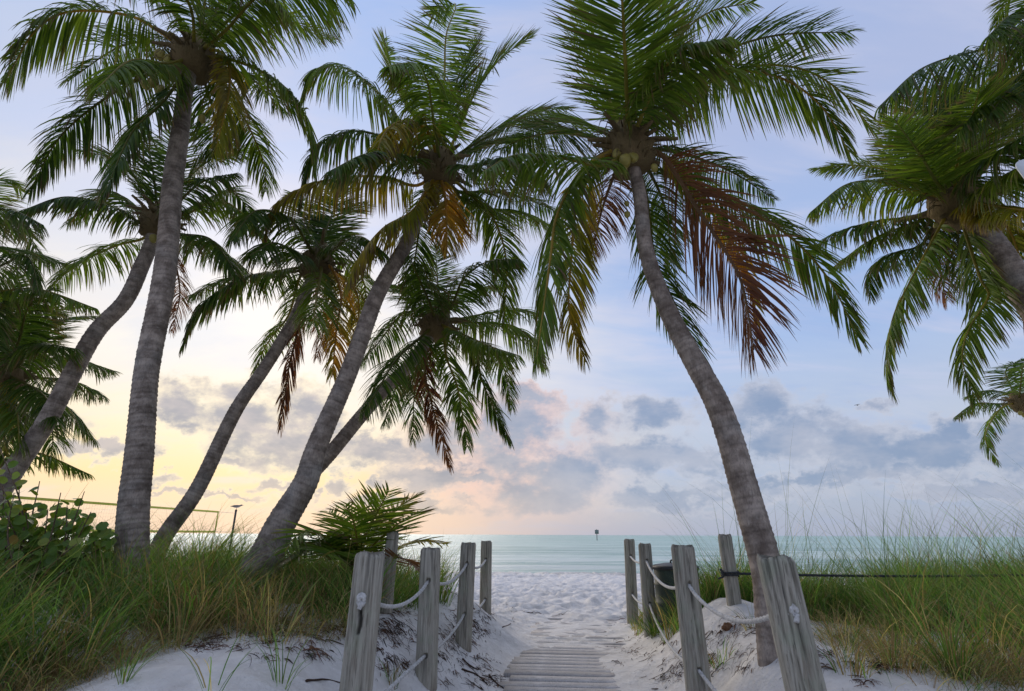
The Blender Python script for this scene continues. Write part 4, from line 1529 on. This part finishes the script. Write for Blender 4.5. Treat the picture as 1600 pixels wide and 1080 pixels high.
def net_pole(label, p, h):
    z0 = gz(p.x, p.y)
    t = thing('net_pole', label, 'pole', (p.x, p.y, z0 - .1))
    v, q, tt = tube(resample([(0, 0, -.2), (0, 0, h * .5), (0, 0, h - z0 + .1)], 12)[0], .045, 12)
    obj('pole', mesh_np('pole', v, quads=q, tris=tt), M_DARKPOLE, t)
    v, q = lathe([(0.0, h - z0 + .12), (.04, h - z0 + .12), (.052, h - z0 + .09), (.052, h - z0 + .04), (.04, h - z0 + .02)], 16)
    obj('pole_cap', mesh_np('pole_cap', v, quads=q), M_DARKPOLE, t)
    for z_ in (zt, zb_):
        v, q, tt = tube(resample([Vector((0, 0, z_ - z0 + .1)), Vector((0, 0, z_ - z0 + .1)) + (P3(A0 if (A0 - p).length < (B0 - p).length else B0, 0) - P3(p, 0)) * .98], 6)[0], .006, 6)
        obj('guy_line', mesh_np('guy_line', v, quads=q, tris=tt), M_STRING, t)
    return t


pp = at(366, 815, 26.5)
top_z = at(368, 797, 26.5).z
net_pole('dark net pole with a gull standing on top', Vector((pp.x, pp.y, 0)), top_z)
pl = A0 - dv * 1.0
net_pole('dark net pole behind the sea grape bush', Vector((pl.x, pl.y, 0)), top_z)


def bird(name, label, loc, s, flying=False, rz=0.0):
    prof = [(-0.22, .012), (-0.17, .030), (-0.08, .062), (0.02, .070), (0.10, .055), (0.15, .038), (0.19, .040), (0.225, .030), (0.245, .010), (0.30, .003)]
    C = [(x, 0, 0.0 + (0.05 * max(0, x - .08) / .1 if x < .2 else .06 - .1 * (x - .2))) for x, _ in prof]
    t = thing(name, label, 'bird', loc)
    t.rotation_euler.z = rz
    t.scale = (s, s, s)
    g = Geo()
    off = np.array([0, 0, 0.16])
    v, q, tt = tube(C, [r_ for _, r_ in prof], 12)
    cc = np.where(v[:, 2:3] < 0.0, 3.2, 1.6) * np.ones((1, 3))
    g.add(v + off, q, tt, cc)
    obj('body', g.mesh('body'), M_BIRD, t)
    for sd in (-1, 1):
        if flying:
            pts = [(0.05, sd * .04, .02), (0.08, sd * .25, .10), (0.0, sd * .5, .04)]
            wv = [.09, .08, .01]
        else:
            pts = [(0.10, sd * .058, .02), (-0.05, sd * .07, .015), (-0.27, sd * .02, .0)]
            wv = [.03, .05, .008]
        v, q, tt = tube(resample(pts, 10)[0], np.interp(np.linspace(0, 1, 10), [0, .5, 1], wv), 8)
        v[:, 2] = np.mean(v[:, 2]) + (v[:, 2] - np.mean(v[:, 2])) * (.35 if flying else .9)
        g = Geo()
        g.add(v + off, q, tt, (1, 1, 1))
        obj('wing', g.mesh('wing'), M_BIRD, t)
        if not flying:
            g = Geo()
            v, q, tt = tube([(0.0, sd * .025, .11), (0.01, sd * .025, .05), (0.0, sd * .025, 0.0)], .006, 6)
            g.add(v, q, tt, (.8, .6, .3))
            obj('leg', g.mesh('leg'), M_BIRD, t)
    return t


bird('gull', 'small dark gull perched on the net pole', (pp.x, pp.y, top_z + .0), 1.0, False, math.radians(20))
bird('gull', 'tiny gull flying against the blue-grey cloud', tuple(at(1340, 635, 70.0)), 0.9, True, math.radians(200))

# channel marker out at sea
mp = at(933, 845, 225.0)
t = thing('channel_marker', 'channel marker pole with square board standing far out in the sea', 'marker', (mp.x, mp.y, SEA_Z - .6))
v, q, tt = tube(resample([(0, 0, 0), (0, 0, 2.0), (0, 0, 4.3)], 8)[0], .14, 10)
obj('pole', mesh_np('pole', v, quads=q, tris=tt), M_DARKPOLE, t)
v, q = strip(Vector((-.75, -.2, 3.75)), Vector((.75, -.2, 3.75)), 1.5, .06)
obj('board', mesh_np('board', v, quads=q, smooth=False), M_MARK, t)
v, q, tt = tube([(0, 0, 4.3), (0, 0, 4.5), (0, 0, 4.75)], [.12, .16, .05], 10)
obj('lamp', mesh_np('lamp', v, quads=q, tris=tt), M_DARKPOLE, t)

# white sign at the right edge: only its corner is in the picture
sc_ = at(1588, 272, 4.2)
pb = Vector((sc_.x + .45, sc_.y + .02, 0))
pz = gz(pb.x, pb.y)
t = thing('sign', 'white rounded sign panel showing one corner beside the shaggy palm', 'sign', (pb.x, pb.y, pz))
rx, ry, cr = .30, .40, .07
outl = []
for cx_, cy_, a0 in ((rx - cr, ry - cr, 0), (-rx + cr, ry - cr, 90), (-rx + cr, -ry + cr, 180), (rx - cr, -ry + cr, 270)):
    for k_ in range(7):
        a = math.radians(a0 + 15 * k_)
        outl.append((cx_ + cr * math.cos(a), cy_ + cr * math.sin(a)))
ang = math.radians(18)
n_ = len(outl)
v = []
for yy_ in (-.006, .006):
    for (x_, z_) in outl:
        xr, zr = x_ * math.cos(ang) - z_ * math.sin(ang), x_ * math.sin(ang) + z_ * math.cos(ang)
        v.append((xr - .07, yy_ - .04, zr))
cornerx = min(p_[0] for p_ in v)
shift = np.array([sc_.x - pb.x - cornerx, 0, sc_.z - pz - .18])
v = np.array(v) + shift
v = np.vstack([v, v[:n_].mean(0), v[n_:].mean(0)])
tr, qd = [], []
for k_ in range(n_):
    k2 = (k_ + 1) % n_
    qd.append((k_, k_ + n_, k2 + n_, k2))
    tr += [(2 * n_, k_, k2), (2 * n_ + 1, n_ + k2, n_ + k_)]
obj('sign_panel', mesh_np('sign_panel', v, quads=qd, tris=tr, smooth=False), M_SIGN, t)
v, q, tt = tube(resample([(0, 0.02, -.3), (0, 0.02, 2.0), (0, 0.02, sc_.z - pz + .5)], 14)[0], .03, 12)
obj('sign_pole', mesh_np('sign_pole', v, quads=q, tris=tt), M_STEEL, t)

# ------------------------------------------------------------------ sea grape bush
def sea_grape():
    r = np.random.default_rng(5)
    Yb = 5.9
    b0 = at(60, 905, Yb)
    org = Vector((b0.x, b0.y, gz(b0.x, b0.y)))
    t = thing('sea_grape_bush', 'sea grape bush with round leathery leaves at the foot of the kinked palm', 'bush', org)
    # round leaf with a fold and a notch
    n_ = 14
    lv = [(0, 0, 0)]
    for k_ in range(n_):
        a = 2 * math.pi * k_ / n_ - math.pi / 2
        rr = 0.058 * (1 - 0.22 * math.exp(-((k_ if k_ < n_ / 2 else n_ - k_) / 0.9) ** 2)) * (1 + .04 * math.sin(5 * a))
        x_, y_ = rr * math.cos(a), rr * math.sin(a) + .055
        lv.append((x_, y_, 0.32 * abs(x_) - 2.2 * x_ * x_ - 1.0 * (y_ - .05) ** 2))
    lt = [(0, k_ + 1, (k_ + 1) % n_ + 1) for k_ in range(n_)]
    lv[0] = (0, .055, 0.0)
    metas = []
    for cset in ((.115, .200, .030), (.085, .155, .026), (.210, .250, .042), (.150, .215, .036), (.28, .18, .045)):
        cc = np.tile(np.array(cset), (len(lv), 1))
        metas.append(mesh_np('leaf', lv, tris=lt, cols=cc))
    tips = [(62, 752), (95, 770), (132, 768), (165, 830), (22, 770), (8, 800), (40, 800), (75, 795), (100, 815), (130, 815), (150, 845),
            (120, 850), (80, 840), (50, 850), (20, 850), (5, 760), (-15, 790), (170, 850), (60, 820), (105, 790), (30, 745), (-10, 830), (142, 800), (90, 860),
            (0, 700), (-12, 730)]
    G = Geo()
    nl = 0
    for ti, (px, py) in enumerate(tips):
        e = at(px, py, Yb + r.uniform(-.45, .45))
        b1 = org + Vector((r.uniform(-.15, .15), r.uniform(-.1, .1), 0))
        mid = b1.lerp(e, .5) + Vector((r.uniform(-.1, .1), r.uniform(-.1, .1), .08))
        C, L = resample([b1, mid, e], 16)
        v, q, tt = tube(C, np.linspace(.014, .004, 16), 6)
        G.add(v, q, tt)
        dens = 11 if ti > 2 else 8
        for k_ in range(dens):
            f = 0.35 + 0.65 * (k_ + .5) / dens
            P = Vector(C[int(f * 15)])
            o = obj('leaf', metas[r.choice(5, p=[.34, .34, .18, .10, .04])], M_GRAPE, t)
            out_d = Vector((r.normal(0, 1), r.normal(0, 1), r.uniform(-.2, .9))).normalized()
            nrm = (Vector((r.normal(0, .45), -0.55 + r.normal(0, .45), .6 + r.normal(0, .3)))).normalized()
            yv = (out_d - nrm * out_d.dot(nrm)).normalized()
            xv = yv.cross(nrm)
            s_ = r.uniform(.6, 1.0)
            M = Matrix((xv, yv, nrm)).transposed().to_4x4()
            o.matrix_local = Matrix.Translation(P - org) @ M @ Matrix.Scale(s_, 4)
            nl += 1
    obj('branches', G.mesh('branches', tuple(org)), M_STEM, t)
    F = Geo()
    base_v = np.array(lv)
    cs = np.array(((.100, .180, .028), (.075, .140, .024), (.150, .210, .036)))
    for k_ in range(420):                                   # the leaves deeper in the bush
        px, py = r.uniform(-40, 172), r.uniform(785, 885)
        if py < 790 + .0022 * (px - 60) ** 2:
            continue
        P = at(px, py, Yb + r.uniform(-.1, .7))
        nrm = Vector((r.normal(0, .5), -0.5 + r.normal(0, .5), .6 + r.normal(0, .3))).normalized()
        yv = nrm.orthogonal().normalized()
        yv = Matrix.Rotation(r.uniform(0, 6.28), 3, nrm) @ yv
        M3 = np.array(Matrix((yv.cross(nrm), yv, nrm)).transposed()) * r.uniform(.6, 1.0)
        F.add(base_v @ M3.T + np.array(P), None, lt, cs[r.integers(0, 3)] * r.uniform(.8, 1.2))
    fo = obj('inner_foliage', F.mesh('inner_foliage', tuple(org)), M_GRAPE, t)
    fo['kind'] = 'stuff'


sea_grape()


# ------------------------------------------------------------------ grass
def blades(base, L, azm, th0, bend, wid, col, K=6, tip=None):
    """Curved ribbons; all arguments are arrays over the blades."""
    n = len(L)
    s = np.linspace(0, 1, K + 1)
    th = th0[:, None] + bend[:, None] * s[None, :] ** 1.5
    ds = (L / K)[:, None]
    h = np.concatenate([np.zeros((n, 1)), np.cumsum(np.sin(th[:, :-1]) * ds, 1)], 1)
    v = np.concatenate([np.zeros((n, 1)), np.cumsum(np.cos(th[:, :-1]) * ds, 1)], 1)
    dx, dy = np.cos(azm)[:, None], np.sin(azm)[:, None]
    C = base[:, None, :] + np.stack([h * dx, h * dy, v], -1)
    tw = RNG.uniform(-1.2, 1.2, n)[:, None]
    wx = -np.sin(azm)[:, None] * np.cos(tw) + np.cos(azm)[:, None] * np.sin(tw)
    wy = np.cos(azm)[:, None] * np.cos(tw) + np.sin(azm)[:, None] * np.sin(tw)
    tap = np.interp(s, [0, .3, .7, 1], [.8, 1, .65, .08])[None, :] * wid[:, None] * .5
    Wv = np.stack([wx * tap, wy * tap, 0 * tap], -1)
    V = np.stack([C - Wv, C + Wv], 2).reshape(-1, 3)
    b0 = np.arange(n)[:, None] * (K + 1) * 2
    kk = np.arange(K)[None, :] * 2
    Q = np.stack([b0 + kk, b0 + kk + 1, b0 + kk + 3, b0 + kk + 2], -1).reshape(-1, 4)
    cc = np.repeat(col[:, None, :], K + 1, 1)
    dry = np.array((.20, .165, .085))
    f = np.clip((s[None, :] - .6) / .4, 0, 1) * RNG.uniform(0, .8, (n, 1))
    cc = cc * (1 - f[..., None]) + dry * f[..., None]
    cc = np.repeat(cc[:, :, None, :], 2, 2).reshape(-1, 3)
    return V, Q, cc


PAL = np.array([(.085, .185, .036), (.125, .230, .050), (.058, .130, .032), (.165, .240, .066), (.340, .275, .135), (.210, .145, .080)])


def tussocks(cent, nb, Lr, greeny, spread=.06, wind=0.0, wid=(.005, .010), seed=0, benr=(.5, 1.7), flat=0.0):
    """Blades of several tufts; cent: (k, 2) plan positions; greeny: share of dry blades per tuft."""
    k = len(cent)
    cnt = RNG.integers(int(nb * .7), int(nb * 1.3) + 1, k)
    idx = np.repeat(np.arange(k), cnt)
    n = len(idx)
    a = RNG.uniform(0, 2 * math.pi, n)
    rr = spread * np.sqrt(RNG.random(n))
    x = cent[idx, 0] + rr * np.cos(a)
    y = cent[idx, 1] + rr * np.sin(a)
    z = ground_z(x, y) - .02
    L = RNG.uniform(Lr[0], Lr[1], n) * (RNG.uniform(.75, 1.2, k) * (1 + .55 * vnoise(cent[:, 0] * 1.3, cent[:, 1] * 1.3, 73)))[idx]
    lean = a + RNG.normal(0, .5, n)
    wx = np.cos(lean) + wind
    wy = np.sin(lean)
    lean = np.arctan2(wy, wx)
    th0 = np.abs(RNG.normal(.10, .18, n)) + rr / spread * .30 + flat * RNG.random(n)
    bend = RNG.uniform(benr[0], benr[1], n)
    dry = RNG.random(n) < greeny[idx]
    pick = np.where(dry, RNG.integers(4, 6, n), RNG.integers(0, 4, n))
    col = PAL[pick] * RNG.uniform(.7, 1.55, (n, 1)) * RNG.uniform(.65, 1.3, k)[idx][:, None]
    return blades(np.stack([x, y, z], 1), L, lean, th0, bend, RNG.uniform(wid[0], wid[1], n), col)


def scatter(n, x0, x1, y0, y1, keep):
    pts = np.stack([RNG.uniform(x0, x1, n), RNG.uniform(y0, y1, n)], 1)
    z = ground_z(pts[:, 0], pts[:, 1])
    ok = []
    for (x_, y_), z_ in zip(pts, z):
        px, py = topix((x_, y_, z_))
        ok.append(keep(px, py, x_, y_))
    return pts[np.array(ok, dtype=bool)]


SANDL = [(-200, 1180), (40, 1085), (148, 1045), (210, 1020), (260, 997), (326, 978), (370, 974), (440, 983), (490, 986), (545, 982), (1000, 980)]


def sand_line_left(px):
    return np.interp(px, [a for a, _ in SANDL], [b_ for _, b_ in SANDL])


def keep_left(px, py, x_, y_):
    d = x_ - path_x(y_)
    if d > -1.75 - .25 * math.sin(y_ * 2.3):
        return False
    return py < sand_line_left(px) + random.gauss(-4, 16)


gl = Geo()
c1 = scatter(2100, -10.5, -0.9, 3.9, 9.2, keep_left)
c1 = c1[vnoise(c1[:, 0] * 1.7, c1[:, 1] * 1.7, 71) > RNG.uniform(-.45, .25, len(c1))]
dry = np.array([np.clip(.12 + .55 * sstep(topix((x_, y_, gz(x_, y_)))[1] - sand_line_left(topix((x_, y_, gz(x_, y_)))[0]), -40, 0), 0, .85) for x_, y_ in c1])
gl.add(*(lambda t3: (t3[0], t3[1], None, t3[2]))(tussocks(c1, 32, (.34, .85), dry, .12, .25, benr=(.3, 2.3))))
c2 = c1[RNG.random(len(c1)) < .25]
gl.add(*(lambda t3: (t3[0], t3[1], None, t3[2]))(tussocks(c2, 24, (.6, 1.15), np.full(len(c2), .22), .10, .2, (.006, .012), benr=(.9, 2.8))))
# straw sprawling out over the sand along the edge
ce = []
for _ in range(340):
    px = RNG.uniform(-20, 545)
    py = sand_line_left(px) + RNG.normal(0, 10)
    Yd = on_ground(px, py)
    ce.append((at(px, py, Yd).x, Yd))
ce = np.array(ce)
gl.add(*(lambda t3: (t3[0], t3[1], None, t3[2]))(tussocks(ce, 11, (.18, .55), np.full(len(ce), .78), .10, .3, (.003, .006), benr=(1.3, 2.9), flat=.75)))
# darker drooping tufts behind, by the net pole
c3 = np.array([[at(px, 900, Yd).x, Yd] for px, Yd in ((350, 7.2), (370, 7.4), (335, 7.0), (390, 7.6), (300, 7.2), (325, 7.8), (450, 7.3), (470, 7.1))])
gl.add(*(lambda t3: (t3[0], t3[1], None, t3[2]))(tussocks(c3, 130, (.7, 1.15), np.full(len(c3), .12), .10, .5, benr=(.8, 2.2))))
o = obj('dune_grass', gl.mesh('dune_grass'), M_GRASS)
tag(o, 'thick dune grass round the feet of the leaning palms', 'grass', kind='stuff')


def keep_right(px, py, x_, y_):
    d = x_ - path_x(y_)
    if d < 1.95 + .2 * math.sin(y_ * 3):
        return False
    if y_ < 6.2 and px < 1330 + random.gauss(0, 12):
        return False
    if (x_ - 2.3) ** 2 + (y_ - 6.6) ** 2 < .55:
        return False
    return py < np.interp(px, [1200, 1300, 1380, 1480, 1600, 1800], [960, 985, 1005, 1035, 1060, 1090]) + random.gauss(0, 8)


gr = Geo()
c1 = scatter(2300, 1.8, 10.0, 3.9, 9.5, keep_right)
c1 = c1[vnoise(c1[:, 0] * 1.7, c1[:, 1] * 1.7, 72) > RNG.uniform(-.45, .25, len(c1))]
c1 = np.array([p_ for p_ in c1 if topix((p_[0], p_[1], gz(*p_)))[0] > 1400 or random.random() < .38])
dry = np.array([.06 + .38 * sstep(topix((x_, y_, gz(x_, y_)))[1], 950, 1040) for x_, y_ in c1])
gr.add(*(lambda t3: (t3[0], t3[1], None, t3[2]))(tussocks(c1, 34, (.36, .95), dry, .12, .2, benr=(.3, 2.3))))
c2 = c1[RNG.random(len(c1)) < .35]
gr.add(*(lambda t3: (t3[0], t3[1], None, t3[2]))(tussocks(c2, 14, (.75, 1.3), np.full(len(c2), .10), .10, .15, (.004, .008), benr=(.7, 2.7))))
ce = []
for _ in range(200):
    px = RNG.uniform(1290, 1620)
    py = np.interp(px, [1290, 1380, 1480, 1620], [1000, 1015, 1045, 1072]) + RNG.normal(0, 14)
    Yd = on_ground(px, py)
    ce.append((at(px, py, Yd).x, Yd))
ce = np.array(ce)
gr.add(*(lambda t3: (t3[0], t3[1], None, t3[2]))(tussocks(ce, 12, (.2, .6), np.full(len(ce), .7), .10, .2, (.003, .006), benr=(1.3, 2.9), flat=.7)))
c3 = c1[RNG.random(len(c1)) < .16]
gr.add(*(lambda t3: (t3[0], t3[1], None, t3[2]))(tussocks(c3, 8, (1.3, 2.1), np.full(len(c3), .2), .06, .1, (.004, .007), benr=(.2, 1.3))))
o = obj('dune_grass', gr.mesh('dune_grass'), M_GRASS)
tag(o, 'tall dune grass with long stalks below the shaggy palm', 'grass', kind='stuff')

# grass round the drum and the far posts on the right, and low green between the posts
gm = Geo()
c1 = scatter(420, 1.9, 4.6, 6.9, 9.9, lambda px, py, x_, y_: (x_ - path_x(y_)) > 1.18 + .25 * math.sin(y_ * 5) and (x_ - 2.3) ** 2 + (y_ - 6.6) ** 2 > .4)
gm.add(*(lambda t3: (t3[0], t3[1], None, t3[2]))(tussocks(c1, 26, (.24, .58), np.full(len(c1), .25), .08, .1)))
c1 = scatter(60, 1.75, 2.9, 9.0, 11.0, lambda px, py, x_, y_: (x_ - path_x(y_)) > .95)
gm.add(*(lambda t3: (t3[0], t3[1], None, t3[2]))(tussocks(c1, 20, (.15, .36), np.full(len(c1), .55), .08, .1)))
o = obj('dune_grass', gm.mesh('dune_grass'), M_GRASS)
tag(o, 'short green grass round the drum and the end posts', 'grass', kind='stuff')


# separate tufts in open sand
def tuft(label, px, py, Yd, nb, Lr, dry, spread=.04, benr=(.4, 1.6)):
    p_ = at(px, py, Yd)
    x_, y_ = p_.x, p_.y
    V, Q, c_ = tussocks(np.array([[x_, y_]]), nb, Lr, np.array([dry]), spread, .1, (.005, .009), benr=benr)
    g = Geo()
    g.add(V, Q, None, c_)
    org = (x_, y_, gz(x_, y_))
    o = obj('grass_tuft', g.mesh('grass_tuft', org), M_GRASS, None, org)
    tag(o, label, 'grass tuft', 'tufts of grass in open sand')
    return o


for lab, px, py, nb, Lr, dry, sp_ in [
    ('small upright green tuft alone in white sand below the tall palm', 192, 1068, 16, (.22, .42), .1, .03),
    ('loose tuft of dark arching blades in sand beside the knotted post', 440, 1072, 16, (.25, .5), .1, .05),
    ('thin blades bending low across the sand below the dry grass edge', 335, 1078, 9, (.3, .55), .15, .06),
    ('yellow-green tuft between the knotted post and the second post', 612, 1070, 40, (.12, .30), .35, .05),
    ('sparse dry tuft at the foot of the leaning slim post', 1178, 985, 26, (.2, .45), .3, .08),
    ('wiry brown-green tuft on sand between the curving palm and its nearest posts', 1130, 1035, 24, (.15, .4), .4, .10),
    ('straw-coloured tuft at the sand edge beside the thick cracked post', 1330, 1050, 60, (.2, .45), .65, .12),
    ('big tuft with green heart and straw skirt on the sand slope', 1492, 1058, 110, (.35, .75), .35, .07),
    ('dry tuft matted on the sand in front of the tall stalks', 1400, 1045, 90, (.25, .5), .75, .16),
    ('green tuft growing by the trunk of the curving palm', 1228, 1010, 22, (.18, .4), .2, .06),
]:
    tuft(lab, px, py, on_ground(px, py), nb, Lr, dry, sp_, (.5, 1.9))

# ------------------------------------------------------------------ dead plant litter on the sand
def litter(name, label, regions, seed, n):
    r = np.random.default_rng(seed)
    G = Geo()
    cols = np.array([(.10, .06, .045), (.06, .04, .03), (.15, .10, .07), (.045, .035, .03), (.17, .085, .05)])
    for (px, py, rx_, ry_, w) in regions:
        cl = [(px + r.normal(0, rx_), py + r.normal(0, ry_)) for _ in range(max(3, int(n * w / 22)))]
        for _ in range(int(n * w)):
            c0, c1_ = cl[r.integers(0, len(cl))]
            sp_ = r.choice([5.0, 16.0])
            a, q_ = c0 + r.normal(0, sp_), c1_ + r.normal(0, sp_ * .45)
            if q_ > 1115:
                continue
            Yd = on_ground(a, min(q_, 1100))
            p_ = at(a, q_, Yd)
            ln = r.choice([.025, .05, .09, .16], p=[.35, .35, .22, .08]) * r.uniform(.7, 1.3)
            az_ = r.uniform(0, 6.28)
            m_ = 5
            s_ = np.linspace(-.5, .5, m_)
            bendv = r.normal(0, .5)
            x_ = p_.x + ln * (s_ * math.cos(az_) - bendv * s_ ** 2 * math.sin(az_))
            y_ = p_.y + ln * (s_ * math.sin(az_) + bendv * s_ ** 2 * math.cos(az_))
            z_ = ground_z(x_, y_) + .004 + r.uniform(0, .02) * (1 - 4 * s_ ** 2)
            v, qd, tt = tube(np.stack([x_, y_, z_], 1), r.choice([.001, .002, .004], p=[.5, .4, .1]) * r.uniform(.8, 1.4) * np.array([.6, 1, 1, .8, .4]), 4)
            G.add(v, qd, tt, cols[r.integers(0, 5)] * r.uniform(.7, 1.3))
    o = obj(name, G.mesh(name), M_LITTER)
    tag(o, label, 'litter', kind='stuff')


litter('plant_litter', 'brown twigs and dead roots strewn on the slope between path and young palm posts',
       [(700, 1020, 40, 35, .28), (750, 990, 28, 25, .22), (770, 1060, 18, 14, .08), (640, 960, 30, 22, .14), (300, 1000, 80, 9, .30), (440, 992, 70, 8, .26), (480, 1010, 50, 25, .12), (560, 990, 40, 10, .2), (620, 1010, 30, 25, .16), (840, 930, 70, 30, .05)], 61, 1900)
litter('plant_litter', 'brown twigs and dead stems strewn on the sand round the curving palm',
       [(1130, 1040, 50, 16, .3), (1000, 1000, 22, 20, .22), (1170, 1000, 30, 18, .2), (1350, 1040, 60, 22, .35), (1050, 1050, 40, 12, .12)], 62, 1100)

# dead palm stems and dry clumps that can be told apart
def stick(label, pts_px, rad, seed):
    r = np.random.default_rng(seed)
    P = []
    for (px, py) in pts_px:
        Yd = on_ground(px, py)
        p_ = at(px, py, Yd)
        P.append(Vector((p_.x, p_.y, gz(p_.x, p_.y) + rad * .7)))
    C, _ = resample(P, 14)
    org = tuple(P[0])
    v, q, tt = tube(C, rad * np.linspace(1, .4, 14), 7, True, lambda i_, a: 1 + .2 * np.sin(3 * a + i_))
    g = Geo()
    g.add(v - np.array(org), q, tt, (.07, .045, .035))
    o = obj('twig', g.mesh('twig'), M_LITTER, None, org)
    tag(o, label, 'twig', 'dark twigs on the sand')


stick('curved dark twig below the knot-spotted post', [(722, 1047), (745, 1056), (762, 1072)], .010, 1)
stick('straight dark twig beside the boardwalk edge', [(764, 1058), (775, 1068), (788, 1078)], .010, 2)
stick('short dark twig halfway down the littered slope', [(722, 1032), (735, 1042), (748, 1048)], .011, 3)
stick('thin forked twig lying at the sandy start of the beach', [(785, 982), (798, 975), (802, 965)], .008, 4)
stick('long dry stem trailing over the white sand', [(478, 1068), (510, 1066), (532, 1072)], .009, 5)

p_ = at(1137, 985, on_ground(1137, 985))
g = Geo()
n_ = 9
vv, qq = [], []
for i_ in range(n_):
    th = math.pi * .62 * i_ / (n_ - 1)
    for k_ in range(16):
        ph = 2 * math.pi * k_ / 16
        rr = math.sin(th) * (.085 + .012 * math.sin(3 * ph + i_))
        vv.append((rr * math.cos(ph), rr * math.sin(ph) * .8, .07 * math.cos(th) + .01 * math.sin(5 * ph)))
qq = [(i_ * 16 + k_, i_ * 16 + (k_ + 1) % 16, (i_ + 1) * 16 + (k_ + 1) % 16, (i_ + 1) * 16 + k_) for i_ in range(n_ - 1) for k_ in range(16)]
o = obj('coconut_husk', mesh_np('coconut_husk', vv, quads=qq), M_HUSK, None, (p_.x, p_.y, gz(p_.x, p_.y) + .0))
o.rotation_euler = (.2, -.25, .4)
o.scale = (.7, .7, .6)
tag(o, 'broken brown coconut husk on sand beside the leaning slim post', 'husk')
